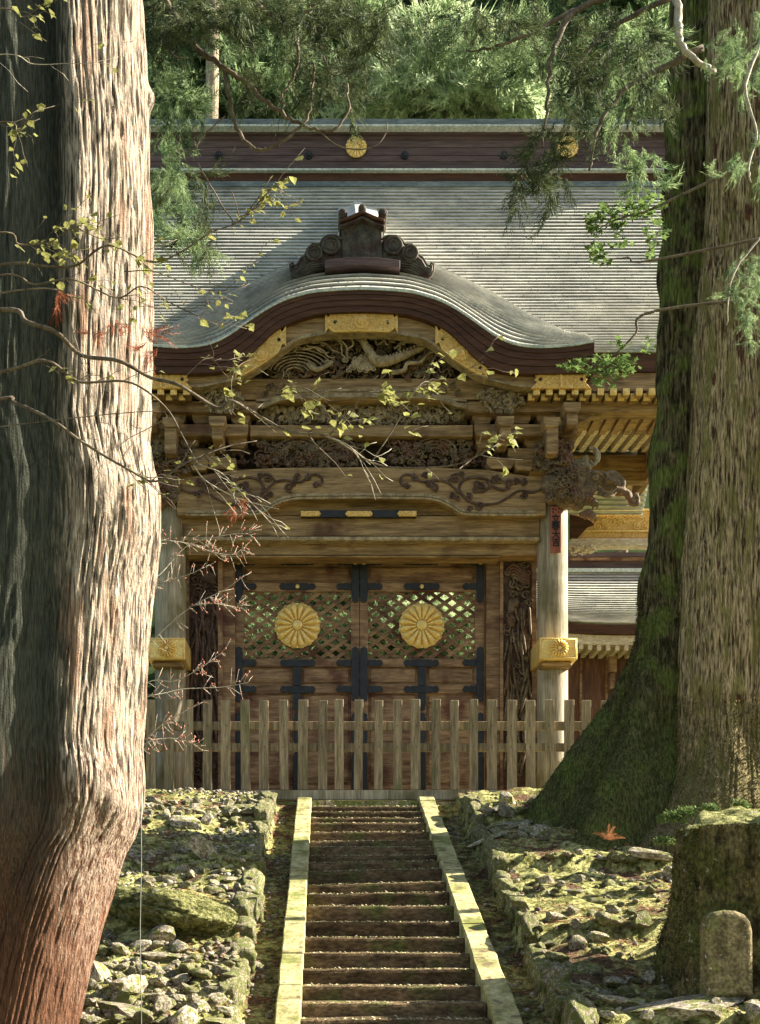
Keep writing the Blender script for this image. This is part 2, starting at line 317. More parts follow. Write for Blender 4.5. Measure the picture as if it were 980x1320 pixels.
# ------------------------------------------------------------------ stone staircase
st = thing('stone_staircase', (0, -1.1, 0), 'long flight of irregular stone steps between two mossy curbs leading up to the gate', 'stairs')
edges = [(1033,0),(1039.5,0),(1046.5,0),(1054.5,0),(1061,0),(1072.5,-1),(1084,-1),(1092,0),(1103,-1),(1111,-2.5),(1122,-4),(1139,-4),(1151.5,-2),(1168,0),(1189,0),(1209,.5),(1229,0),(1250,0),(1271.5,.5),(1293.6,0),(1315,0),(1338,0),(1362,0),(1388,0),(1416,0),(1446,0),(1480,0)]
ds = [stair_d(y) for y, t in edges]
litter_v = []; litter_f = []; tuft_v = []; tuft_f = []
def bit(V, Fc, p, L, wd):
    a = random.random()*6.28; e = random.uniform(-.2, .5); d = Vector((cos(a)*cos(e), sin(a)*cos(e), sin(e))); n_ = d.cross(Vector((random.uniform(-1, 1), random.uniform(-1, 1), 1))).normalized()
    b = len(V); p = Vector(p); V += [p-n_*wd, p+n_*wd, p+d*L*.6+n_*wd*.8+Vector((0, 0, L*.1)), p+d*L]; Fc.append((b, b+1, b+2)); Fc.append((b, b+2, b+3))
for k, ((py, tilt), d) in enumerate(zip(edges, ds)):
    y0 = -1.1-d; z = -SL*d
    back = (d-ds[k-1]) if k else .32
    dn = ds[k+1] if k+1 < len(ds) else d+.45
    zb = -SL*dn-.03
    nx = 14; vs = []; xs_ = np.linspace(-.812, .812, nx)
    for row, (yy, zz) in enumerate([(y0+back+.06, 0), (y0+.03, 0), (y0+.008, -.008), (y0, -.03), (y0+.004, zb-z)]):
        for i, x in enumerate(xs_):
            t = tilt*(x)/1.6*.011*-1
            j = nz(x*2+k*7, k*3.1+row*.01, 1.5, 3)
            zz2 = z+zz+t+(j*.012 if zz > -.1 else 0)
            vs.append((x, yy+(j*.018 if row else 0), zz2))
    m_ = MB(); fs = [(r*nx+i, (r+1)*nx+i, (r+1)*nx+i+1, r*nx+i+1) for r in range(4) for i in range(nx-1)]
    m_.add(vs, fs, False); m_.build('step', M['stone'], st)
    for _ in range(240):
        x = random.uniform(-.79, .79); q = (x, y0+random.random()**3*min(.25, back)+.002, z+tilt*x/1.6*-.011+.006)
        if random.random() < .3: bit(litter_v, litter_f, q, random.uniform(.015, .05), .003)
        else: bit(tuft_v, tuft_f, q, random.uniform(.008, .026), .006)
for sx in (-1, 1):
    dcur = -.28; i = 0
    while dcur < 10.6:
        Lg = random.uniform(.75, 1.15) if i else .42
        a, b = dcur+.004, min(dcur+Lg, 10.7)-.004
        xi, xo = .818, 1.035+ (.02 if sx > 0 else 0)
        m_ = MB(); vs = []; n_ = 7; up = random.uniform(-.008, .008)+.05
        for q in range(n_):
            dd = a+(b-a)*q/(n_-1)
            for (x, zo) in ((xi, -.5), (xi, -.012), (xi+.012, 0), (xo-.012, 0), (xo, -.012), (xo, -.35)):
                jj = nz(x*4+sx*5, dd*3, 1, 2)*.008
                vs.append((sx*(x+jj), -1.1-dd, -SL*max(dd, -.1)+zo+up+jj))
        fs = [(q*6+r, q*6+r+1, (q+1)*6+r+1, (q+1)*6+r) for q in range(n_-1) for r in range(5)]+[tuple(range(5, -1, -1)), tuple(range((n_-1)*6, n_*6))]
        if sx < 0: fs = [tuple(reversed(q)) for q in fs]
        m_.add(vs, fs); m_.build('curb_stone', M['curb'], st)
        dcur += Lg; i += 1
for V, Fc, nm, mt in ((litter_v, litter_f, 'fallen_twigs', M['twiglit']), (tuft_v, tuft_f, 'moss_tufts', M['mosse'])):
    me = npmesh(nm, [tuple(p-Vector((0, -1.1, 0))) for p in V], Fc); o = link(nm, me, mt, st); tag(o, kind='stuff')
mb = MB(); mb.box(-7, 7, -.86, 9.5, -.3, .012); mb.box(-.81, .81, -1.12, -.855, -.35, .004)
o = mb.build('stone_terrace', M['block']); tag(o, kind='structure')

# ------------------------------------------------------------------ rocks
def rock_mesh(seed, flat=.6, sub=3, rough_=.32):
    bm = bmesh.new(); bmesh.ops.create_icosphere(bm, subdivisions=sub, radius=1)
    r = random.Random(seed); off = Vector((r.uniform(-50, 50), r.uniform(-50, 50), r.uniform(-50, 50)))
    cuts = [(Vector((r.gauss(0, 1), r.gauss(0, 1), r.gauss(0, 1))).normalized(), r.uniform(.38, .78)) for _ in range(12)]
    for vt in bm.verts:
        p = vt.co.copy()
        for n_, c in cuts:
            e = p.dot(n_)-c
            if e > 0: p -= n_*e
        p *= 1+rough_*.35*noise.fractal(p*1.6+off, 1, 2, 3)
        vt.co = Vector((p.x*1.15, p.y*.95, p.z*flat))
    me = bpy.data.meshes.new('rock'); bm.to_mesh(me); bm.free()
    for p in me.polygons: p.use_smooth = sub > 2
    return me
ROCK = [rock_mesh(i, random.uniform(.5, .8), 2 if i < 9 else 3) for i in range(12)]
for r_ in ROCK:
    r_.materials.append(M['rock'])
def gp(px, py, x_side):                 # point on the bank seen at a pixel (march the ray to the ground)
    Z = 8.0
    while Z < 21:
        x = XC+(px-U0)*Z/F; z = EYE+(V0-py)*Z/F
        if ground_z(x, Z-20) >= z: return Vector((x, Z-20, ground_z(x, Z-20)))
        Z += .04
    return None
placed = []
ROCKM = [rock_mesh(90+i, random.uniform(.45, .7), 3, .5) for i in range(6)]
for r_ in ROCKM: r_.materials.append(M['block'])
def put_rock(p, r, label, group=None, mesh=None, sc_=None, rot=None, sink=.38):
    o = link('rock', mesh or random.choice(ROCK[:9]), None); o.location = (p.x, p.y, p.z+r*(.5-sink))
    s_ = sc_ or (random.uniform(.8, 1.25), random.uniform(.8, 1.1), random.uniform(.75, 1.2)); o.scale = [r*q for q in s_]
    o.rotation_euler = rot or (random.uniform(-.35, .35), random.uniform(-.35, .35), random.uniform(0, 6.28))
    placed.append((p.x, p.y, r)); return tag(o, label, 'rock', group)
special = [
 (268,1108,.24,'bare grey slab leaning on the mossy ledge left of the stairs',(1.3,.5,1.2),(.2,.75,.3)),
 (122,1262,.22,'dark square boulder against the foot of the huge left cedar trunk',(.8,.8,1.7),(.1,.05,.4)),
 (716,1186,.17,'pale angular boulder with a lit flank on the mossy right bank',(.95,.8,1.2),(.1,.3,.8)),
 (748,1222,.15,'brown rounded boulder half sunk in moss below the pale angular one',(.85,.8,1.3),(.2,.2,.1)),
 (791,1176,.13,'small upright brown stone alone in bright moss left of the stump',(.85,.7,1.1),(0,.1,.2)),
 (736,1152,.12,'dark knob of rock near the front of the upper mossy ledge on the right',(1,.8,.9),(.2,0,0)),
 (655,1050,.17,'round pale stone like a cut log end on the rubble near the fence',(1,.8,1.4),(0,.1,.3)),
 (655,1068,.27,'long sunlit slab lying slantwise by the right curb near the top of the stairs',(1.7,.6,.5),(.1,-.25,.5)),
 (625,1088,.25,'long pale slab nearest the curb below the round stone, right side',(1.6,.5,.45),(.1,-.3,.7)),
 (845,1110,.24,'large sunlit stone tucked under the roots of the right cedar',(1.5,.8,.7),(0,.1,.1)),
 (872,1305,.34,'broad lichen covered boulder at the bottom edge beneath the stone marker',(1.8,.9,.6),(.1,-.2,.3)),
 (800,1296,.2,'rough grey stone in the bottom row right of the stair curb',(1.3,.8,.7),(.1,.2,.3)),
 (245,1065,.21,'wide pointed boulder standing out of the cobbles near the fence on the left',(1.4,.7,1.0),(.1,.1,.2)),
 (296,1172,.17,'flat pale stone on top of the large moss mound',(1.3,.8,.5),(.1,.1,.8)),
 (205,1240,.2,'big rounded grey cobble in the middle of the left slope',(1.3,.9,.8),(.1,.1,.8)),
 (330,1250,.15,'pale stone at the rim of the left ditch',(1.3,.9,.9),(.1,.3,.4)),
 (160,1310,.22,'large pale boulder at the bottom edge of the left slope',(1.3,.9,.8),(.1,.1,.2)),
]
for px, py, r, lab, s_, rt in special:
    p = gp(px, py, 0)
    if p is None: continue
    put_rock(p, r, lab, None, ROCK[9+len(placed)%3], s_, rt)
def scatter(n, xr, yr, rr, lab, grp, cond=None, mossy=.3):
    c = 0; t = 0
    while c < n and t < n*30:
        t += 1; px = random.uniform(*xr); py = random.uniform(*yr)
        p = gp(px, py, 0)
        if p is None or abs(p.x) < 1.42 or p.y > -.95: continue
        if cond and not cond(px, py, p): continue
        r = rr[0]+(rr[1]-rr[0])*random.random()**2.2
        if any((p.x-a)**2+(p.y-b)**2 < (.62*(r+q))**2 for a, b, q in placed): continue
        put_rock(p, r, lab, grp, random.choice(ROCKM) if random.random() < mossy else None); c += 1
in_mound = lambda px, py, p: ((p.x+2.15)/.8)**2+((p.y+7.35)/.85)**2 > .9 and not (1062 < py < 1098)
scatter(112, (110, 345), (1150, 1345), (.07, .23), 'weathered grey cobble among many others on the lower left slope', 'cobbles on the lower left slope', in_mound)
scatter(50, (185, 345), (1092, 1160), (.06, .13), 'pale cobble on the stony strip above the moss mound', 'cobbles above the moss mound', in_mound)
scatter(60, (185, 345), (1034, 1064), (.07, .16), 'grey cobble in the rubble along the fence left of the stairs', 'rubble along the fence, left side')
scatter(22, (590, 700), (1034, 1085), (.09, .2), 'mossy stone in the rubble between stairs and right cedar', 'rubble between stairs and right cedar')
scatter(72, (640, 880), (1098, 1260), (.05, .15), 'mossy stone half buried in the moss of the right bank', 'stones in the right bank moss', mossy=.75)
scatter(34, (700, 980), (1262, 1345), (.08, .2), 'lichened stone in the row along the bottom right', 'stones along the bottom right', mossy=.5)
# pebbles: nobody could count them
bm = bmesh.new(); bmesh.ops.create_icosphere(bm, subdivisions=1, radius=1); bm.verts.ensure_lookup_table()
tv = np.array([v.co[:] for v in bm.verts]); tf = np.array([[v.index for v in f.verts] for f in bm.faces]); bm.free()
VV = []; FF = []
rng = np.random.RandomState(3); cnt = 0
for i in range(13000):
    x = rng.uniform(-4.2, 6.5); y = rng.uniform(-11, -1.0)
    if abs(x) < 1.06: continue
    gut = abs(x) < 1.36
    if x > 0 and not gut and rng.rand() > .35: continue
    if gut and rng.rand() > .5: continue
    q = ((x+2.15)/.8)**2+((y+7.35)/.85)**2
    if q < .8: continue
    if nz(x+3, y, 1.1, 2) < -.15: continue
    r = rng.uniform(.012, .045); s_ = rng.uniform(.6, 1.3, 3)*r; s_[2] *= .7
    R = np.array(Euler((rng.uniform(-.6, .6), rng.uniform(-.6, .6), rng.uniform(0, 6.28))).to_matrix())
    VV.append((tv*(1+rng.uniform(-.2, .2, (len(tv), 1)))*s_)@R.T+np.array([x, y, ground_z(x, y)+r*.2])); FF.append(tf+cnt*len(tv)); cnt += 1
o = link('pebbles', npmesh('pebbles', np.concatenate(VV), np.concatenate(FF)), M['rock']); tag(o, 'small loose stones and gravel scattered over both banks', 'gravel', kind='stuff')
# leaf litter and moss tufts over the banks
V = []; Fc = []; V2 = []; F2 = []
for i in range(52000):
    x = random.uniform(-4.2, 6.2); y = random.uniform(-11, -1.1)
    if abs(x) < 1.05: continue
    p = (x, y, ground_z(x, y)+.005); n_ = nz(x*1.3+20, y*1.3, 1, 2)
    if n_ > .18 or abs(x) < 1.36: bit(V, Fc, p, random.uniform(.02, .07), .004)
    elif i % 2: bit(V2, F2, p, random.uniform(.012, .04), .006)
o = link('leaf_litter', npmesh('leaf_litter', [tuple(p) for p in V], Fc), M['litter']); tag(o, 'reddish brown fallen cedar needles and twigs in the ditches and on the banks', 'leaf litter', kind='stuff')
o = link('moss', npmesh('moss', [tuple(p) for p in V2], F2), M['mossd']); tag(o, 'short bright moss fronds covering the banks', 'moss', kind='stuff')

# retaining edges of the banks: rows of mossy blocks
BL = [rock_mesh(40+i, .8, 3, .25) for i in range(4)]
def block_mesh(seed):
    r = random.Random(seed); bm = bmesh.new(); bmesh.ops.create_cube(bm, size=2); bmesh.ops.subdivide_edges(bm, edges=bm.edges[:], cuts=5, use_grid_fill=True)
    off = Vector((r.uniform(-50, 50), 0, 0))
    for vt in bm.verts:
        p = vt.co; q = Vector([math.copysign(abs(c)**.9, c) for c in p]); L = max(1, (p.length/1.35)); q /= L
        q *= 1+.26*noise.fractal(q*1.3+off, 1, 2, 3); vt.co = q
    me = bpy.data.meshes.new('edging_stone'); bm.to_mesh(me); bm.free()
    for p in me.polygons: p.use_smooth = True
    me.materials.append(M['block']); return me
BM_ = [block_mesh(i) for i in range(6)]
def edging(name, pts, label, hgt, dep, drop=.0):
    root = thing(name, pts[0], label, 'edging')
    for a, b in zip(pts[:-1], pts[1:]):
        a = Vector(a); b = Vector(b); L = (b-a).length; s_ = 0
        while s_ < L-.08:
            l_ = min(random.uniform(.22, .6), L-s_); c = a.lerp(b, (s_+l_/2)/L)
            o = link('edging_stone', random.choice(BM_), None, root)
            z = ground_z(c.x+(.25 if c.x > 0 else -.25), c.y)
            o.location = Vector((c.x+random.uniform(-.03, .03), c.y, z-hgt*.75+random.uniform(-.05, .035)))-root.location
            o.scale = (l_*random.uniform(.42, .5), dep*random.uniform(.8, 1.35), hgt*random.uniform(.75, 1.15))
            o.rotation_euler = (random.uniform(-.14, .14), (math.asin((a.z-b.z)/L) if L else 0), atan2(b.y-a.y, b.x-a.x)+random.uniform(-.22, .22)); s_ += l_
    return root
def gz(x, y): return (x, y, slope_z(y)+.12)
edging('stone_edging', [gz(1.46, -1.5), gz(1.48, -3.2), gz(1.44, -5.5), gz(1.44, -8), gz(1.44, -10.4)], 'row of mossy blocks edging the ditch right of the stairs', .13, .09)
edging('stone_edging', [gz(-1.46, -1.5), gz(-1.5, -3.2), gz(-1.44, -5.5), gz(-1.42, -8), gz(-1.44, -10.4)], 'row of mossy blocks edging the ditch left of the stairs', .13, .09)
edging('stone_edging', [gz(1.6, -3.25), gz(2.3, -3.3), gz(3.6, -3.5)], 'low mossy ledge of blocks running from the right ditch to the cedar roots', .15, .1)
edging('stone_edging', [gz(1.55, -8.75), gz(2.4, -8.85), gz(4.2, -8.8)], 'low ledge of pale blocks along the bottom right below the stump', .14, .1)
edging('stone_edging', [gz(-1.6, -2.6), gz(-2.3, -2.7), gz(-2.9, -2.75)], 'dark mossy ledge of large blocks on the left just below the fence', .16, .13)
bm = bmesh.new(); bmesh.ops.create_icosphere(bm, subdivisions=6, radius=1)
for vt in bm.verts:
    p = vt.co.copy(); q = p*(1+.16*noise.fractal(p*1.7+Vector((3, 8, 1)), 1, 2, 3)+.035*noise.fractal(p*7, 1, 2, 3)+.018*noise.noise(p*24))
    vt.co = Vector((q.x, q.y, q.z*.55))
me = bpy.data.meshes.new('mossy_boulder'); bm.to_mesh(me); bm.free(); me.materials.append(M['mossd']); o = link('mossy_boulder', me); o.location = (-2.15, -7.35, ground_z(-2.15, -7.35)-.16); o.scale = (.72, .8, .48); o.rotation_euler = (0, .22, .3)
for p in me.polygons: p.use_smooth = True
tag(o, 'great boulder covered by a cushion of yellow green moss on the left slope', 'boulder')
# ------------------------------------------------------------------ the gate
gate = thing('temple_gate', (0, .85, 0), 'ornate wooden temple gate with curved gable and gilded crests above the stairs', 'temple gate')
CX = 466.0
Ttab = [(0,373.7),(32,375),(66,378),(98,387),(120,398),(144,414),(163,428),(177,437),(190,443),(205,447),(225,449),(250,448.5),(275,446),(300,441)]
Btab = [(0,401),(30,402),(58,404),(82,411),(111,424),(131,444),(147,461),(168,475),(192,480),(221,481),(254,480.5),(300,480)]
Ctab = [(0,429),(41,430),(82,437),(102,452),(123,468),(145,482),(164,490),(204,499),(246,500),(300,500)]
Utab = [(0,334),(45,338),(93,350),(169,385),(218,414),(263,434),(303,441)]
def smtab(tab, u):                                      # smoothed table (Catmull-like) for round curves
    s = 0; w = 0
    for k in (-9, -4.5, 0, 4.5, 9):
        g_ = 3-abs(k)/4.5; s += g_*np.interp(abs(u+k), [a for a, b in tab], [b for a, b in tab]); w += g_
    return s/w
def curve(tab, us, Y, dy=0): return [(wx(CX+u, Y), wz(smtab(tab, u)+dy, Y)) for u in us]
US = list(np.linspace(-300, 300, 97))
# --- main roof
ZE, ZR = 7.46, 12.43; YE, YR = .25, 3.9; RX0, RX1 = -6.9, 6.6
def zmain(Y):
    t = (Y-YE)/(YR-YE); return ZE+(ZR-ZE)*(.68*t+.32*t*t)
NC = 55
def roof_profile():
    Ys = np.linspace(YE, YR, 400); Zs = [zmain(y) for y in Ys]
    L = np.concatenate([[0], np.cumsum(np.hypot(np.diff(Ys), np.diff(Zs)))]); pr = []
    for k in range(NC):
        a = L[-1]*k/NC; b = L[-1]*(k+1)/NC
        ya, yb = np.interp(a, L, Ys), np.interp(b, L, Ys); za, zb = zmain(ya), zmain(yb)
        tx, tz = (yb-ya), (zb-za); q = sqrt(tx*tx+tz*tz); nx, nz_ = -tz/q, tx/q
        pr += [(ya+tx*.12-.0*nx, za+tz*.12), (ya+nx*.043, za+nz_*.043), (yb+nx*.006, zb+nz_*.006)]
    return pr
pr = roof_profile()
def roof_sheet(pr, x0, x1, nx, mirror=None, k0=0, k1=10**6, m_=None):
    m_ = m_ or MB(); xs = np.linspace(x0, x1, nx)
    for k in range(3*k0, min(3*k1, len(pr)-2), 3):
        for a, b in ((k, k+1), (k+1, k+2)):
            n0 = len(m_.v)
            for y, z in (pr[a], pr[b]):
                for x in xs:
                    wv = nz(x*.4, k*.1, 1, 2)*.008
                    m_.v.append((x, (y if mirror is None else mirror-y), z+wv))
            m_.f += [(n0+i, n0+i+1, n0+nx+i+1, n0+nx+i) for i in range(nx-1)]; m_.sm += [False]*(nx-1)
    return m_
KC = 19                                                 # the lowest courses stop either side of the curved gable
m_ = roof_sheet(pr, RX0, RX1, 40, k0=KC); KX = []
for k in range(KC):
    y_, z_ = pr[3*k+1]; sy = V0-(z_-EYE)*F/(20+y_); KX.append(max(1.2, float(np.interp(sy, [338, 350, 385, 414, 434, 441], [45, 93, 169, 218, 263, 303]))*(y_+20)/F-.35))
    roof_sheet(pr, RX0, -KX[k], 14, k0=k, k1=k+1, m_=m_); roof_sheet(pr, KX[k], RX1, 14, k0=k, k1=k+1, m_=m_)
roof = m_.build('roof', M['copper'], gate, label='wide grey shingled roof slope'); tag(roof, kind='stuff')
# vertical butt seams of the shingles, staggered
m_ = MB(); rs = random.Random(4)
for k in range(NC):
    (ya, za), (yb, zb) = pr[3*k+1], pr[3*k+2]
    x = RX0+rs.random()*.7
    while x < RX1:
        if k < KC and abs(x) < KX[k]: x += .1; continue
        m_.add([(x-.004, ya-.004, za+.004), (x+.004, ya-.004, za+.004), (x+.004, yb-.004, zb+.004), (x-.004, yb-.004, zb+.004)], [(0, 1, 2, 3)]); x += rs.uniform(.5, .8)
m_.build('shingle_seam', M['copperd'], roof, kind='stuff')
roof_sheet(pr, RX0, RX1, 3, mirror=2*4.2).build('rear_roof', M['copper'], gate, kind='stuff')
# ridge
rd = MB(); 
def rbox(y0, y1, Y, th=.0): pass
ridge = MB().pbox(130, 172, 880, 216, YR-.05, 4.6).build('ridge', M['ridge'], gate)
def rid(nm, ya, yb, Y, mt, x0=125, x1=885):
    b = MB(); b.box(RX0-.1, RX1+.1, Y, 8.4-Y, wz(yb, Y), wz(ya, Y)); return b.build(nm, M[mt], ridge)
rid('ridge_cap', 153, 159.5, YR-.28, 'copperd'); rid('ridge_edge', 159.8, 162.2, YR-.31, 'edge'); rid('ridge_moulding', 162.5, 167, YR-.2, 'ridge'); rid('ridge_moulding', 167.3, 172.5, YR-.13, 'ridge')
for ya, yb, dy in ((173, 180, .0), (180.6, 190, .02), (190.6, 200, .04), (200.6, 207.5, .05), (208, 216, .03)): rid('ridge_board', ya, yb, YR-.07-dy*.5, 'ridge')
rid('ridge_edge', 216.6, 219, YR-.2, 'edge'); rid('ridge_base_board', 219.4, 233, YR-.1, 'fascia'); rid('ridge_flashing', 233.4, 240, YR-.16, 'copperd')
def crest(m_, cx, cz, r, y, petals=16, dep=.05):
    """chrysanthemum of domed petals facing -Y"""
    for i in range(petals):
        a0 = 2*pi*(i+.5)/petals+pi/2; w_ = pi/petals*.93; n0 = len(m_.v); nr = 7; na = 6
        for q in range(nr+1):
            t = q/nr; rr = r*(.24+.76*t); ww = w_*(1 if t < .84 else sqrt(max(0, 1-((t-.84)/.17)**2)))
            for s_ in range(na+1):
                u = -1+2*s_/na; hh = dep*(.25+.75*sqrt(max(0, 1-u*u)))*(.55+.45*sin(pi*min(1, t*1.02)))*(1 if q < nr else .2)
                a = a0+u*ww; m_.v.append((cx+rr*cos(a), y-hh, cz+rr*sin(a)))
        for q in range(nr):
            for s_ in range(na):
                A = n0+q*(na+1)+s_; m_.f.append((A, A+1, A+na+2, A+na+1)); m_.sm.append(True)
    m_.disc((cx, cz), r*.96, y-dep*.12, y+.02, 32); m_.ball((cx, y-dep*.5, cz), r*.23, 14, 8, (1, .35, 1))
    return m_
for px in (459.3, 732): 
    c = P(px, 190, YR-.14); crest(MB(), c.x, c.z, .205, c.y-.02).build('ridge_crest', M['gold'], ridge, label='small gilded chrysanthemum crest on the ridge')
for px in (398, 522, 650, 282):
    c = P(px, 200, YR-.12); b = MB(); b.disc((c.x, c.z), .075, c.y-.02, c.y+.05, 8); b.ball((c.x, c.y-.03, c.z), .045); b.build('ridge_boss', M['iron'], ridge)
# --- main eave fascia, board, rafters with gilded ends
for xa, xb in ((RX0, -2.6), (2.6, RX1)):
    mainf = MB().box(xa, xb, YE+.02, YE+.6, wz(478, YE), wz(456.5, YE)+.02).build('eave_fascia', M['fascia'], gate)
    MB().box(xa, xb, YE-.02, YE+.04, wz(456, YE)+.022, wz(453.5, YE)+.022).build('eave_lip', M['edge'], mainf)
    MB().box(xa, xb, YE+.06, YE+.8, wz(502, YE), wz(478.5, YE)).build('eave_board', M['wood'], gate)
# soffit closing the underside of both slopes
m_ = MB(); m_.box(RX0+.1, RX1-.1, 1.75, 6.6, 8.62, 8.7); m_.box(RX0+.1, 3.75, 1.6, 1.75, 6.95, 8.7); m_.box(RX0+.1, RX1-.1, .7, 1.6, 6.95, 7.02); m_.box(RX0+.2, RX1-.2, 3.9, 4.5, 8.7, 12.3)
m_.build('ceiling', M['wood'], gate)
for x0 in (RX0+.25, RX1-.4):
    MB().add([(x0, .7, 7.6), (x0, 7.7, 7.6), (x0, 4.2, 12.2), (x0+.12, .7, 7.6), (x0+.12, 7.7, 7.6), (x0+.12, 4.2, 12.2)], [(0, 1, 2), (5, 4, 3), (0, 3, 4, 1), (1, 4, 5, 2), (2, 5, 3, 0)]).build('gable_wall', M['wood'], gate)
rx = wx(686, .25)
def rafter(px):
    x = wx(px, .2); r = MB().box(x-.055, x+.055, .16, 1.6, wz(511, .2), wz(503, .2)).build('rafter', M['wood'], gate)
    b = MB(); b.box(x-.052, x+.052, .12, .157, wz(511.3, .2)+.003, wz(503, .2)); b.disc((x, (wz(511, .2)+wz(503, .2))/2), .03, .105, .125, 10, .004); b.build('rafter_cap', M['gold'], r)
    x2 = wx(px-6.2, .3); r = MB().box(x2-.055, x2+.055, .30, 1.7, wz(516.5, .3), wz(508.5, .3)).build('rafter', M['wood'], gate)
    b = MB(); b.box(x2-.052, x2+.052, .26, .297, wz(516.8, .3), wz(508.3, .3)); b.disc((x2, (wz(516.5, .3)+wz(508.5, .3))/2), .028, .245, .265, 10, .004); b.build('rafter_cap', M['gold'], r)
for i in range(15):
    rafter(691+16.5*i)
    if i < 8: rafter(241-16.5*i)
for xa, xb in ((RX0+.2, -1.75), (1.75, RX1-.2)): MB().box(xa, xb, .45, .75, wz(531, .45), wz(517.5, .45)).build('eave_purlin', M['wood'], gate)
# --- curved gable roof
def zray(py, Y): return wz(py, Y)
def hit_main(py):
    a, b = YE, YR
    for _ in range(40):
        c = (a+b)/2
        if zmain(c) < wz(py, c): a = c
        else: b = c
    return a
NR = 15; vs = []; uvs = []
m_ = MB(); NU = len(US)
cols = []
for u in US:
    x = wx(CX+u, 0); zl = wz(smtab(Ttab, u), 0); yb = hit_main(smtab(Utab, u))
    for _ in range(3):
        us_ = U0+(x-XC)*F/(yb+20)-CX; yb = hit_main(np.interp(abs(us_), [a for a, b in Utab], [b for a, b in Utab]))
    zb = zmain(yb); yb += .12; zb = zmain(yb)
    cols.append((x, zl, max(yb, .15), zb))
def kpt(c, v):
    x, zl, yb, zb = c; return (x, yb*v, zl+(zb-zl)*(v*.75+.25*(1-(1-v)**2)))
for r in range(NR):
    va, vb = r/NR, (r+1)/NR
    n0 = len(m_.v)
    for c in cols: p = kpt(c, va); q = kpt(c, min(1, va+.15/NR)); m_.v.append((q[0], q[1], q[2]-.004))
    for c in cols:
        p = kpt(c, va); L = min(1, c[2]/1.2); m_.v.append((p[0], p[1]-.03*L, p[2]+.042*L))
    for c in cols: p = kpt(c, vb); m_.v.append((p[0], p[1], p[2]+.003))
    for a in (0, NU):
        m_.f += [(n0+a+i, n0+a+i+1, n0+a+NU+i+1, n0+a+NU+i) for i in range(NU-1)]; m_.sm += [False]*(NU-1)
kroof = m_.build('curved_roof', M['copper'], gate, kind='stuff', label='curved shingled gable roof rising over the entrance')
m_ = MB(); rs = random.Random(9)                        # seams following the fall of the curved roof
for r in range(NR):
    va, vb = r/NR, (r+1)/NR
    for i in range(1, NU-1):
        j = i+(.5 if r % 2 else 0)
        a, b = cols[i], cols[i+1]; c = tuple((a[k]+b[k])/2 for k in range(4)) if r % 2 else a
        if abs(c[0]-.0) < 1.0 and rs.random() < .6: continue
        p = kpt(c, va); q = kpt(c, vb); L = min(1, c[2]/1.2)
        m_.add([(p[0]-.008, p[1]-.03*L-.004, p[2]+.042*L+.006), (p[0]+.008, p[1]-.03*L-.004, p[2]+.042*L+.006), (q[0]+.008, q[1]-.004, q[2]+.009), (q[0]-.008, q[1]-.004, q[2]+.009)], [(0, 1, 2, 3)])
m_.build('shingle_seam', M['copperd'], kroof, kind='stuff')
# fascia: three receding dark layers and a pale lip
lip = MB().band(curve(Ttab, US, 0, -1.5), curve(Ttab, US, 0, 1.2), -.05, .10).build('roof_lip', M['edge'], kroof)
def mix(t, Y): return [(wx(CX+u, Y), wz(smtab(Ttab, u)*(1-t)+smtab(Btab, u)*t, Y)) for u in US]
for k, (a, b) in enumerate(((.045, .22), (.23, .46), (.47, .72), (.73, 1.0))):
    MB().band(mix(a, 0), mix(b, 0), -.03+.014*k, .40+.03*k).build('gable_fascia', M['fascia'], gate)
UB = list(np.linspace(-236, 236, 81))
def mixb(t, Y): return [(wx(CX+u, Y), wz(smtab(Btab, u)*(1-t)+smtab(Ctab, u)*t, Y)) for u in UB]
board = MB().band(mixb(.01, .14), mixb(.86, .14), .14, .30).build('bargeboard', M['wood'], gate)
MB().band(mixb(.86, .12), mixb(1.0, .12), .11, .33).build('bargeboard_edge', M['carvel'], board)
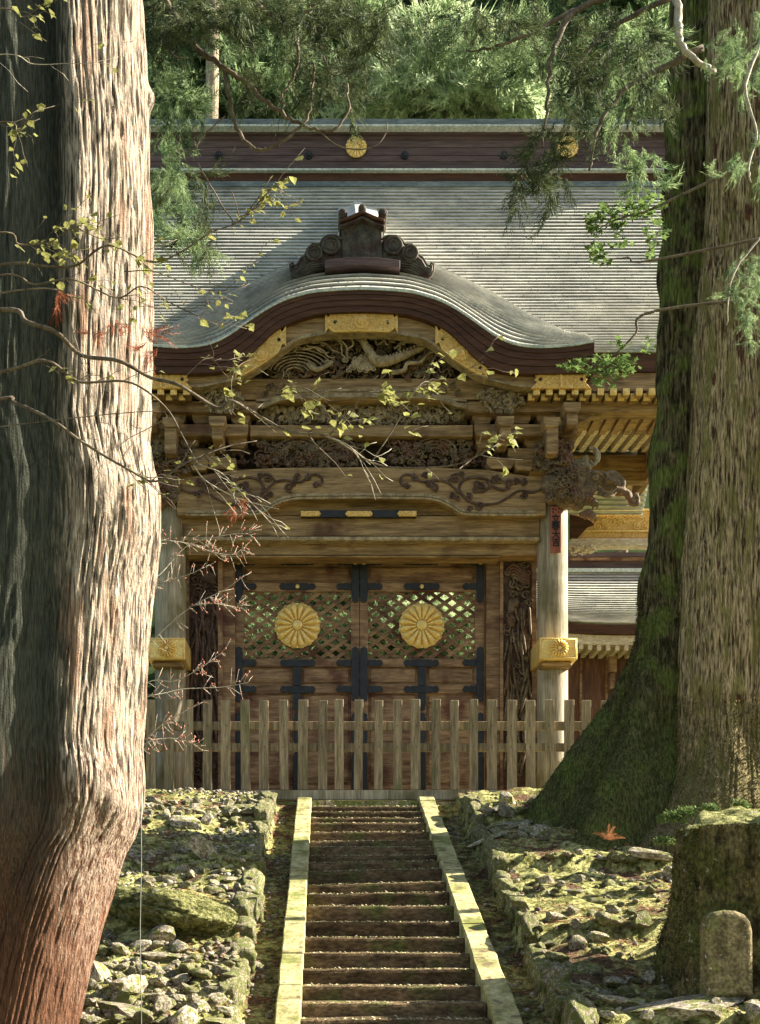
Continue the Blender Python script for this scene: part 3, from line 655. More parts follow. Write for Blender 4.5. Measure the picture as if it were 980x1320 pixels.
# gilded plates on the bargeboard
def plate(u0, u1, name='gilded_plate', ext=.0):
    us = np.linspace(u0, u1, 25); L = u1-u0; c = .5*(u0+u1)
    top = []; bot = []
    for u in us:
        e = min(u-u0, u1-u)/9.0; k = 0
        if e < 1: k = .28*(1-e)*0+(.26*abs(sin(e*pi)))
        a = smtab(Btab, u); b = smtab(Ctab, u)
        top.append((wx(CX+u, .12), wz(a+(b-a)*(.03+k), .12))); bot.append((wx(CX+u, .12), wz(a+(b-a)*(1.0-k*.9), .12)))
    m_ = MB().band(top, bot, .075, .13)
    uc = c; a = smtab(Btab, uc); b = smtab(Ctab, uc); x = wx(CX+uc, .1); z = wz((a+b)/2, .1)
    m_.disc((x, z), .125, .055, .1, 20, .01); m_.ball((x, .05, z), .07, 12, 8, (1, .4, 1))
    m_.tube([(x+.15*cos(t), .07, z+.15*sin(t)) for t in np.linspace(0, 2*pi, 20)], .009, 4, False)
    o = m_.build(name, M['goldp'], gate, bevel=.006)
    # punched heart holes
    for uu in (u0+L*.14, u1-L*.14):
        a = smtab(Btab, uu); b = smtab(Ctab, uu); xx = wx(CX+uu, .1); zz = wz((a+b)/2, .1); h_ = MB().disc((xx, zz), .03, .07, .09, 8); h_.build('plate_hole', M['recess'], o)
    # raised rim
    m2 = MB(); m2.tube([(p[0], .075, p[1]-.012) for p in top], .010, 4); m2.tube([(p[0], .075, p[1]+.012) for p in bot], .010, 4)
    for i in range(int(L*1.2)):
        uu = random.uniform(u0+8, u1-8); a = smtab(Btab, uu); b = smtab(Ctab, uu); tt = random.uniform(.22, .78)
        xx = wx(CX+uu, .1); zz = wz(a+(b-a)*tt, .1); r = random.uniform(.015, .04); a0 = random.random()*6
        m2.tube([(xx+r*(1-q/8)*cos(a0+q*.7), .072, zz+r*(1-q/8)*sin(a0+q*.7)) for q in range(8)], .006, 3)
    m2.build('engraving', M['gold'], o, kind='stuff')
plate(-47, 47); plate(-163, -97); plate(95, 162)
for px0, px1 in ((684, 762), (168, 248)):
    Y = .1; x0, x1 = wx(px0, Y), wx(px1, Y); z0, z1 = wz(501.5, Y), wz(478.5, Y); n = .10
    pts = [(x0, z0), (x0+n, (z0+z1)/2-.04), (x0+n*.6, (z0+z1)/2), (x0+n, (z0+z1)/2+.04), (x0, z1), (x1, z1), (x1-n, (z0+z1)/2+.04), (x1-n*.6, (z0+z1)/2), (x1-n, (z0+z1)/2-.04), (x1, z0)]
    o = MB().prism(pts, .07, .12).build('gilded_plate', M['goldp'], gate, bevel=.006)
    m2 = MB()
    for i in range(50):
        xx = random.uniform(x0+.12, x1-.12); zz = random.uniform(z0+.05, z1-.05); r = random.uniform(.02, .045); a0 = random.random()*6
        m2.tube([(xx+r*(1-q/8)*cos(a0+q*.7), .068, zz+r*(1-q/8)*sin(a0+q*.7)) for q in range(8)], .006, 3)
    m2.box((x0+x1)/2-.01, (x0+x1)/2+.01, .05, .08, z0+.01, z1-.01)
    m2.build('engraving', M['gold'], o, kind='stuff')
    for s_ in (.16, .84):
        xx = x0+(x1-x0)*s_; MB().disc((xx, (z0+z1)/2), .03, .062, .08, 8).build('plate_hole', M['recess'], o)
# --- ridge-end ornament on the curved roof
orn = None
s5 = 4.9
def o5(x, y, Y=.62): return (wx(370+x/s5, Y), wz(240+y/s5, Y))
body = [(345,470),(345,290),(338,268),(330,245),(350,232),(405,205),(475,178),(545,205),(600,232),(618,245),(612,268),(605,290),(605,470)]
orn = MB().prism([o5(*p) for p in body], .62, 1.15, .02).build('roof_ornament', M['oni'], gate, label='dark copper ridge end ornament with scrolls')
for a in (0, 1):
    roofp = [(335,262-a*26),(405,238-a*26),(475,205-a*26),(545,238-a*26),(615,262-a*26),(615,246-a*26),(545,220-a*26),(475,188-a*26),(405,220-a*26),(335,246-a*26)]
    MB().prism([o5(p[0], p[1], .54) for p in roofp], .52-.04*a, 1.2, .008).build('ornament_eave', M['fascia'] if a else M['oni'], orn)
for x, y, r in ((353,192,29),(475,160,25),(605,190,29)):
    c = o5(x, y); b = MB(); b.disc(c, r/s5*.01289, .50, 1.6 if x == 475 else 1.0, 18, .015); b.disc(c, r/s5*.0129*.6, .485, .52, 14, .008); b.build('ornament_roller', M['oni'], orn)
for s_ in (-1, 1):
    q = lambda x, y: o5(475+s_*(x-475), y, .6)
    out = [(600,330),(640,306),(690,306),(725,330),(745,362),(790,362),(822,392),(835,430),(862,450),(885,492),(905,500),(912,478),(930,490),(928,530),(905,562),(880,572),(820,548),(740,520),(600,500)]
    wing = MB().prism([q(*p) for p in out], .64, 1.0, .03).build('scroll_wing', M['oni'], orn)
    b = MB()
    for cx, cy, r in ((672,372,52),(778,420,46)):
        c = q(cx, cy); R = r/s5*.01289
        b.disc(c, R, .60, .66, 22, .02); b.tube([(c[0]+R*1.02*cos(t), .60, c[1]+R*1.02*sin(t)) for t in np.linspace(0, 2*pi, 20)], .022, 6, False); b.tube([(c[0]+R*.55*cos(t), .595, c[1]+R*.55*sin(t)) for t in np.linspace(0, 2*pi, 16)], .016, 5, False)
    for k in range(4):
        p0 = [(730-k*8, 470+k*14), (790, 478+k*16), (845-k*8, 510+k*12), (890-k*14, 545+k*5)]
        b.tube([(q(*p)[0], .62, q(*p)[1]) for p in p0], [.012, .02, .018, .008], 5)
    b.tube([(q(*p)[0], .625, q(*p)[1]) for p in out[:16]], .02, 5)
    b.build('scroll', M['oni'], wing)
bp = [o5(x, y, .5) for x, y in ((240,474),(360,458),(475,452),(590,458),(714,474))]; bq = [o5(x, y, .5) for x, y in ((240,524),(360,508),(475,502),(590,508),(714,524))]
MB().band(bp, bq, .46, .75).build('ornament_base', M['ridge'], orn, bevel=.01)
# ridge of the curved roof running back into the main slope
m_ = MB()
prof_ = [(-.37, -.9), (-.37, -.12), (-.13, -.07), (-.06, 0), (.06, 0), (.13, -.07), (.37, -.12), (.37, -.9)]
yA, zA, yB_, zB = 1.15, 10.08, 3.75, wz(255.5, 3.5)+.12; n_ = len(prof_)
m_.add([(x, yA, zA+z) for x, z in prof_]+[(x, yB_, zB+z) for x, z in prof_], [tuple(range(n_)), tuple(reversed(range(n_, 2*n_)))]+[(i, i+n_, (i+1) % n_+n_, (i+1) % n_) for i in range(n_)])
m_.build('gable_ridge', M['copper'], kroof, bevel=.02)

# ------------------------------------------------------------------ carvings
def spiral(cx, cz, r, y, turns=1.6, a0=0, d=1, n=16, rz=1.0):
    return [(cx+r*(1-.88*q/n)*cos(a0+d*q/n*turns*2*pi), y, cz+rz*r*(1-.88*q/n)*sin(a0+d*q/n*turns*2*pi)) for q in range(n+1)]
def swirl_field(m_, inside, x0, x1, z0, z1, Y, n, rr, seed, tr=.018, dep=.12):
    r_ = random.Random(seed)
    for i in range(n):
        x = r_.uniform(x0, x1); z = r_.uniform(z0, z1)
        if not inside(x, z): continue
        r = r_.uniform(*rr); y = Y-r_.uniform(0, dep); k = r_.random(); d = r_.choice((-1, 1)); a0 = r_.random()*6.28
        if k < .42:                                    # leaf sprig: tapered lobes fanning out
            for q in range(5):
                a = a0+(q-2)*.5*d; L = r*r_.uniform(.8, 1.2); m_.tube([(x, y, z), (x+cos(a)*L*.5, y-.02, z+sin(a)*L*.5), (x+cos(a+.2*d)*L*.85, y-.012, z+sin(a+.2*d)*L*.85), (x+cos(a+.45*d)*L, y, z+sin(a+.45*d)*L)], [tr*.5, tr*1.5, tr*1.1, tr*.25], 5)
        elif k < .62:
            p = spiral(x, z, r, y, r_.uniform(1, 1.8), a0, d, 13); w_ = [tr*(1-.5*q/13) for q in range(14)]; m_.tube(p, w_, 5)
        elif k < .8:
            L = r*2.6; a = r_.uniform(-.9, .9); p = []; 
            for q in range(12):
                t = q/11-.5; o_ = sin(q*1.15+a0)*r*.35
                p.append((x+cos(a)*t*L-sin(a)*o_, y-.03*sin(pi*q/11), z+sin(a)*t*L+cos(a)*o_))
            m_.tube([q_ for q_ in p if inside(q_[0], q_[2])] if sum(inside(q_[0], q_[2]) for q_ in p) > 4 else p[:4], tr*1.1, 5)
        else: m_.ball((x, y, z), r*.5, 8, 6, (1, .6, r_.uniform(.6, 1)))
    return m_
# dragon relief under the gable
inner = [(wx(CX+u, .5), wz(smtab(Ctab, u)-2, .5)) for u in np.linspace(-128, 128, 41)]
zb_ = wz(489, .5)
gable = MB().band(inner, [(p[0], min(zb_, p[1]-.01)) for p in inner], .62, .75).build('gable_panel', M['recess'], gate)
ixs = [p[0] for p in inner]; izs = [p[1] for p in inner]
ins = lambda x, z: ixs[0]+.12 < x < ixs[-1]-.12 and zb_+.03 < z < np.interp(x, ixs, izs)-.05
def c2(x, y, Y=.46): return (wx(340+x/3.769, Y), Y, wz(390+y/3.769, Y))
m_ = MB(); swirl_field(m_, ins, ixs[0], ixs[-1], zb_, izs[20], .58, 330, (.05, .15), 11, .017, .1); m_.build('cloud_carving', M['carve'], gable, kind='stuff')
def spl(pts, n=6):
    out = []; P_ = [Vector(p) for p in pts]; P_ = [P_[0]*2-P_[1]]+P_+[P_[-1]*2-P_[-2]]
    for i in range(1, len(P_)-2):
        for q in range(n):
            t = q/n; a, b, c, d = P_[i-1:i+3]
            out.append(.5*((2*b)+(c-a)*t+(2*a-5*b+4*c-d)*t*t+(-a+3*b-3*c+d)*t**3))
    out.append(P_[-2]); return out
m_ = MB()
bodyp = spl([c2(445,165), c2(480,185,.40), c2(515,240,.36), c2(550,285,.34), c2(600,285,.36), c2(680,258,.38), c2(760,225,.42), c2(800,205,.5)], 5)
m_.tube(bodyp, [.025+.055*sin(pi*min(1, (i+3)/(len(bodyp)+2))) for i in range(len(bodyp))], 9)
for i in range(2, len(bodyp)-1): m_.ball((bodyp[i][0], bodyp[i][1]-.05, bodyp[i][2]+.06), .022, 5, 4)
b2 = spl([c2(215,300), c2(255,325,.4), c2(300,310,.38), c2(330,290,.4), c2(300,285,.42)], 5); m_.tube(b2, [.05-.03*i/len(b2) for i in range(len(b2))], 8)
b3 = spl([c2(620,340,.5), c2(680,330,.42), c2(700,295,.38), c2(760,290,.4), c2(800,250,.44), c2(830,240,.48)], 5); m_.tube(b3, [.045-.03*i/len(b3) for i in range(len(b3))], 8)
rr_ = random.Random(5)
for p0, p1 in [((210,200),(345,270)),((225,175),(370,240)),((235,185),(300,205)),((180,215),(320,240)),((370,160),(420,270)),((350,155),(395,265)),((440,165),(410,250)),((520,165),(560,205)),((545,160),(640,190)),((600,165),(800,205)),((650,230),(690,185)),((690,160),(800,195)),((140,230),(200,215)),((300,155),(340,180)),((560,190),(610,200)),((630,215),(730,180))]:
    n = 11; pp = []
    for q in range(n):
        t = q/(n-1); x = p0[0]+(p1[0]-p0[0])*t; y = p0[1]+(p1[1]-p0[1])*t; o_ = sin(t*9+rr_.random())*9
        L = sqrt((p1[0]-p0[0])**2+(p1[1]-p0[1])**2); x += -(p1[1]-p0[1])/L*o_; y += (p1[0]-p0[0])/L*o_; pp.append(c2(x, y, .37))
    m_.tube(pp, [.024-.014*q/n for q in range(n)], 5)
for k in range(60):
    x = 485+rr_.gauss(0, 40); y = 310+rr_.gauss(0, 18)
    if y < 350: m_.tube(spiral(c2(x, y)[0], c2(x, y)[2], .05, .38, 1.3, rr_.random()*6), .013, 5)
for k in range(7):                                     # fish-scale waves at lower left
    cx_, _, cz_ = c2(150+k*3, 350); R = .1+.05*k
    m_.tube([(cx_+R*1.5*cos(t), .42, cz_+R*sin(t)) for t in np.linspace(.3, 2.9, 12)], .012, 5)
m_.build('dragon_carving', M['carvel'], gable, label='relief of a dragon among clouds')
# ------------------------------------------------------------------ beams, top to bottom
def beam(nm, x0, y0, x1, y1, Y0, Y1, mt='wood', bv=.015, par=None): return MB().pbox(x0, y0, x1, y1, Y0, Y1).build(nm, M[mt], par or gate, bevel=bv)
b_ = beam('tie_beam', 300, 487.5, 632, 515, .50, .95)
def bar_px(pts, y0, y1, thick):                         # curved moulding following px points
    top = [(wx(x, y0), wz(y, y0)) for x, y in pts]; bot = [(wx(x, y0), wz(y+thick, y0)) for x, y in pts]
    return MB().band(top, bot, y0, y1)
bar_px([(316,520),(340,519),(362,510),(390,507),(466,506),(542,507),(570,510),(592,519),(618,520)], .47, .53, 6).build('beam_moulding', M['carvel'], b_, bevel=.008)
bar_px([(330,514.5),(352,513),(372,504),(400,501.5),(466,501),(532,501.5),(560,504),(580,513),(602,514.5)], .485, .52, 3).build('beam_moulding', M['carvel'], b_)
m_ = MB()
for sx in (-1, 1):
    for (x, y, r) in ((105,502,9),(118,498,6),(92,506,5),(125,507,5)):
        m_.tube(spiral(wx(CX+sx*x, .48), wz(y, .48), r/80, .488, 1.5, 1, sx), .014, 5)
m_.build('beam_scroll', M['carve'], b_, kind='stuff')
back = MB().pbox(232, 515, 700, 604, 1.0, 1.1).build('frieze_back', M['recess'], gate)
f1 = MB().pbox(330, 521, 602, 547, .80, .86).build('frieze_panel', M['carve'], gate)
m_ = MB(); swirl_field(m_, lambda x, z: True, wx(334, .75), wx(598, .75), wz(545, .75), wz(523, .75), .79, 330, (.05, .11), 21, .013, .07); m_.build('foliage_carving', M['carvel'], f1, kind='stuff')
beam('tie_beam', 322, 547.5, 610, 562.5, .56, .98)
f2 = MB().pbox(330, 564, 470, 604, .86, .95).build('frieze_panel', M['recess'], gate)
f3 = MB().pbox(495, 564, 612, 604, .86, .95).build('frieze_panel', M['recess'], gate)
def lion(fr, xa, xb, seed):
    m_ = MB(); swirl_field(m_, lambda x, z: True, wx(xa, .8), wx(xb, .8), wz(603, .8), wz(570, .8), .82, 170, (.05, .12), seed, .017, .14)
    xm = wx((xa+xb)/2+8, .7); zc = wz(584, .7)
    for k in range(4): m_.tube([(xm+.35*cos(t)*(1-k*.2), .66+.02*k, zc+.24*sin(t)*(1-k*.2)) for t in np.linspace(-.3, 2.8, 14)], .022, 6)
    m_.ball((xm-.35, .72, zc), .09, 10, 8, (1.1, .8, .9))
    for k in range(14): m_.tube(spiral(xm-.35+random.gauss(0, .12), zc+random.gauss(0, .07), random.uniform(.03, .07), .63, 1.3, k), .014, 5)
    m_.build('beast_carving', M['carve'], fr, kind='stuff')
lion(f2, 334, 418, 31); lion(f2, 384, 466, 33); lion(f3, 500, 606, 32)
# --- bracket clusters left and right of the frieze
def arm(x0, x1, y0, y1, Y, dep, mt='wood', name='bracket_arm', par=None):
    r = min(9, (x1-x0)*.3); pts = [(x0, y0), (x1, y0), (x1, y1-r*.7), (x1-r*.25, y1-r*.2), (x1-r, y1), (x0+r, y1), (x0+r*.25, y1-r*.2), (x0, y1-r*.7)]
    return MB().prism([(wx(a, Y), wz(b, Y)) for a, b in pts], Y, Y+dep, .012).build(name, M[mt], par or gate)
def blk(xc, y0, y1, wd, Y, dep, par=None):
    h = y1-y0; pts = [(xc-wd/2, y0), (xc+wd/2, y0), (xc+wd/2, y0+h*.55), (xc+wd*.34, y1), (xc-wd*.34, y1), (xc-wd/2, y0+h*.55)]
    return MB().prism([(wx(a, Y), wz(b, Y)) for a, b in pts], Y, Y+dep, .01).build('bracket_block', M['wood'], par or gate)
def mx(x, s): return x if s > 0 else 2*CX-x
for s_ in (1, -1):
    A = lambda x0, x1, *a, **k: arm(min(mx(x0, s_), mx(x1, s_)), max(mx(x0, s_), mx(x1, s_)), *a, **k)
    B = lambda x, *a, **k: blk(mx(x, s_), *a, **k)
    A(600, 752, 518, 531, .50, .4)
    for x in (622, 672, 705): B(x, 531.5, 546, 25, .56, .34)
    A(612, 745, 546.5, 562, .50, .36)
    for x in (626, 688, 714): B(x, 562.5, 577, 24, .62, .34)
    A(655, 725, 577.5, 592, .62, .3)
    B(646, 590, 604, 36, .55, .4); B(676, 592, 606, 24, .5, .4)
    for x, ya in ((652, 536), (738, 518)):             # arms that come forward with a block on top
        B(x, ya, ya+13, 22, .06, .3); A(x-7, x+7, ya+13.5, ya+30, .10, .8)
    A(705, 720, 550, 585, .16, .8); B(712, 537, 550, 22, .12, .3)
    # long curled nose at the outer end
    pts = [(740, 524), (772, 524), (778, 529), (775, 536), (764, 536), (755, 541), (745, 545), (742, 560), (728, 562), (728, 524)]
    n_ = MB().prism([(wx(mx(a, s_), .55), wz(b, .55)) for a, b in pts], .55, .75, .012).build('beam_nose', M['wood'], gate)
    MB().tube(spiral(wx(mx(769, s_), .54), wz(530.5, .54), .06, .545, 1.2, 0, -s_), .012, 5).build('nose_scroll', M['carve'], n_)
    cb_ = MB(); xa_, xb_ = sorted((wx(mx(688, s_), .5), wx(mx(738, s_), .5))); swirl_field(cb_, lambda x, z: True, xa_, xb_, wz(612, .5), wz(574, .5), .50, 110, (.05, .11), 45+s_, .02, .14)
    cb_.build('cloud_carving', M['carve'], gate, kind='stuff')
    cb_ = MB(); xa_, xb_ = sorted((wx(mx(612, s_), .5), wx(mx(690, s_), .5))); swirl_field(cb_, lambda x, z: True, xa_, xb_, wz(603, .9), wz(566, .9), .86, 90, (.05, .11), 47+s_, .018, .08)
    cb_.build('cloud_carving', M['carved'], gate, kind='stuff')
    # hanging flower boss under the bargeboard
    b = MB(); c = P(mx(647, s_), 514, .3)
    bw = MB().ball((c.x, .62, c.z-.02), .34, 16, 8, (1, .75, .62)).build('flower_boss', M['carve'], gate)
    swirl_field(b, lambda x, z: ((x-c.x)/.36)**2+((z-c.z)/.22)**2 < 1, c.x-.36, c.x+.36, c.z-.2, c.z+.2, .40, 170, (.03, .07), 41, .012, .09)
    for k in range(26):
        a = random.random()*6.28; rr2 = random.random(); b.ball((c.x+.3*rr2*cos(a), .38-.05*(1-rr2), c.z+.17*rr2*sin(a)), .035, 7, 5, (1, .6, 1))
    b.build('flower_carving', M['carvel'], bw, kind='stuff')
# --- main rainbow beam
RT = [(228,617),(262,612),(300,606),(360,603),(466,602),(572,603),(632,606),(670,612),(704,617)]
RB = [(228,664),(262,664),(330,663.5),(339,661),(352,652),(365,646),(382,642.5),(466,641.5),(550,642.5),(567,646),(580,652),(593,661),(602,663.5),(670,664),(704,664)]
xs_ = np.linspace(228, 704, 60)
def tb(tab, x): return float(np.interp(x, [a for a, b in tab], [b for a, b in tab]))
m_ = MB().band([(wx(x, .55), wz(tb(RT, x), .55)) for x in xs_], [(wx(x, .55), wz(tb(RB, x), .55)) for x in xs_], .55, 1.05)
rbm = m_.build('rainbow_beam', M['wood'], gate, bevel=.01, label='massive cambered beam with scroll relief')
for dy, th, yy, mt in ((-6, 3.2, .535, 'carvel'), (-1.6, 2.2, .515, 'carvel')):
    xs2 = np.linspace(240, 692, 70)
    MB().band([(wx(x, yy), wz(tb(RB, x)+dy, yy)) for x in xs2], [(wx(x, yy), wz(tb(RB, x)+dy+th, yy)) for x in xs2], yy, .56).build('beam_moulding', M[mt], rbm)
def c6(x, y): return (wx(500+x/4.4545, .535), .535, wz(590+y/4.4545, .535))
stems = [([(550,270),(600,266),(645,255),(700,222),(740,196),(780,190),(830,200),(880,182)],.020),([(550,275),(500,262),(460,245),(430,215),(412,180),(418,150),(445,125),(490,114),(540,118),(575,128),(590,150),(625,176),(670,188),(695,170),(690,150)],.024),
 ([(430,215),(400,190),(370,162),(335,138),(290,128),(240,136),(200,140),(170,125),(140,102),(100,98),(78,115),(74,142),(88,160)],.022),([(575,135),(585,165),(560,190),(520,196),(495,190)],.02),([(340,138),(370,105),(400,92),(430,105),(432,125)],.018)]
curls = [(110,158,18),(158,115,20),(218,104,20),(262,170,28),(238,150,22),(388,118,26),(515,152,20),(535,165,24),(612,122,26),(640,128,18),(700,145,26),(735,140,22),(778,142,22),(785,214,22),(475,290,15),(528,284,26),(465,226,22),(372,214,20),(402,232,14),(505,188,18),(425,98,16)]
for s_ in (1, -1):
    m_ = MB()
    q6 = lambda x, y: c6(x, y) if s_ > 0 else (wx(2*CX-(500+x/4.4545), .535), .535, c6(x, y)[2])
    for pts, wd in stems: m_.tube(spl([q6(*p) for p in pts], 4), wd, 6)
    for i, (x, y, r) in enumerate(curls):
        c = q6(x, y); m_.tube(spiral(c[0], c[2], r/4.4545/80*1.05, .53, 1.35, i*1.7, s_ if i % 2 else -s_), [.018]*12+[.022]*5, 6)
    m_.build('scroll_relief', M['carved'], rbm)
beam('lintel', 232, 665, 696, 691, .72, 1.2); beam('beam_backing', 300, 636, 630, 664.6, .80, .95)
beam('lintel_moulding', 232, 691.4, 696, 696.5, .66, 1.2, 'carvel')
beam('lintel', 240, 697, 692, 715.5, .85, 1.25); beam('lintel_moulding', 285, 716, 645, 718.3, .82, 1.2, 'wood')
ft = MB().pbox(388, 657.6, 537, 666.3, .62, .70).build('lintel_fitting', M['iron'], gate)
for a, b in ((388, 411), (448, 478), (515, 537)):
    mm = (a+b)/2; pts = [(a, 658.5), (b, 658.5), (b+(3 if a != 515 else 0), 662), (b, 665.5), (a, 665.5), (a-(3 if a != 388 else 0), 662)]
    MB().prism([(wx(x, .6), wz(y, .6)) for x, y in pts], .59, .625, .006).build('gilded_plate', M['goldp'], ft)
# --- pillars with gilded sleeves
def lerp_tab(*a): pass
for s_ in (1, -1):
    X = 3.21*s_+.0
    pl_ = MB().cyl(X, .85, .0, wz(617, .65), .262, .25, 40, True, 6).build('pillar', M['pillar'], gate, label='round pillar bleached by the sun')
    MB().cyl(X, .85, .0, .14, .36, .33, 40).build('pillar_base', M['block'], pl_)
    bx_ = MB(); z0, z1 = wz(850, .3), wz(822, .3); x0, x1 = X-.31, X+.31
    bx_.add([(x0, .3, z0), (x1, .3, z0), (x1, .3, z1), (x0, .3, z1), (x0, 1.4, z0-.0), (x1, 1.4, z0), (x1, 1.4, z1), (x0, 1.4, z1)], [(0, 1, 2, 3), (1, 5, 6, 2), (4, 0, 3, 7), (5, 4, 7, 6), (3, 2, 6, 7), (4, 5, 1, 0)])
    sl = bx_.build('gilded_sleeve', M['gold'], gate, bevel=.012)
    m_ = MB()
    for a, b in (((x0+.03, z0+.025), (x1-.03, z0+.025)), ((x0+.03, z1-.025), (x1-.03, z1-.025)), ((x0+.03, z0+.025), (x0+.03, z1-.025)), ((x1-.03, z0+.025), (x1-.03, z1-.025))): m_.tube([(a[0], .297, a[1]), (b[0], .297, b[1])], .010, 4)
    m_.build('sleeve_rim', M['gold'], sl)
    crest(MB(), X+.01, (z0+z1)/2, .15, .285, 16, .085).build('sleeve_crest', M['gold'], sl, label='small chrysanthemum boss')
    MB().box(X-.25, X+.25, .42, 1.3, z0-.09, z0-.004).build('sleeve_bracket', M['wood'], gate, bevel=.03)
    # rear pillar
    MB().cyl(X*.98, 7.5, .0, 8.2, .25, .24, 28).build('pillar', M['pillar'], gate)
    # carved side panel between pillar and door frame
    xa, xb = (mx(645, s_), mx(692, s_)); xa, xb = min(xa, xb), max(xa, xb); Y = 1.25
    if s_ < 0: xa, xb = 240, 287
    pan = MB().pbox(xa, 697, xb, 1035, Y, Y+.08).build('side_panel', M['carved'], gate)
    MB().pbox(xa, 716, xa+4, 1035, Y-.07, Y-.003).build('panel_frame', M['door'], pan); MB().pbox(xb-6, 697, xb, 1035, Y-.07, Y-.003).build('panel_frame', M['door'], pan)
    pts = [(xa+1, 716), (xa+1, 699), (xa+12, 695.5), ((xa+xb)/2, 694.5), (xb-12, 696), (xb-3, 699), (xb-3, 716), ((xa+xb)/2, 713)]
    MB().prism([(wx(x, Y-.1), wz(y, Y-.1)) for x, y in pts], Y-.10, Y-.004, .01).build('panel_hood', M['door'], pan)
    m_ = MB(); Yc = Y-.02; r_ = random.Random(60+s_)
    for k in range(5): m_.tube(spl([P(xa+8+k*2, 735+k*3, Yc), P(xa+18, 728+k*4, Yc-.04), P(xa+30, 738+k*3, Yc-.05), P(xb-8, 745+k*2, Yc)], 5), .022, 6)
    for k in range(16): m_.tube(spiral(wx(r_.uniform(xa+8, xb-10), Yc), wz(r_.uniform(722, 768), Yc), r_.uniform(.05, .1), Yc-.03, 1.3, r_.random()*6), .02, 6)
    for k in range(46):                                # reeds, rocks and falling water
        x = r_.uniform(xa+7, xb-9); y0 = r_.uniform(765, 960); L = r_.uniform(25, 70); dx = r_.uniform(-12, 12); yy = Yc-r_.uniform(0, .07)
        m_.tube(spl([P(x, y0, yy), P(max(xa+5, min(xb-7, x+dx*.3)), y0+L*.4, yy-.03), P(max(xa+5, min(xb-7, x+dx)), y0+L, yy)], 4), [.012]+[.024]*7+[.01], 5)
    for k in range(26):
        x = r_.uniform(xa+9, xb-10); y = r_.uniform(775, 1000); m_.ball(P(x, y, Yc), r_.uniform(.04, .085), 8, 6, (1, .6, 1.2))
    for k in range(30): m_.tube(spiral(wx(r_.uniform(xa+9, xb-10), Yc), wz(r_.uniform(770, 1000), Yc), r_.uniform(.04, .08), Yc-.05, 1.2, r_.random()*6), .014, 5)
    m_.build('panel_carving', M['carve'] if s_ > 0 else M['carved'], pan, label='deep relief of clouds, reeds and falling water')
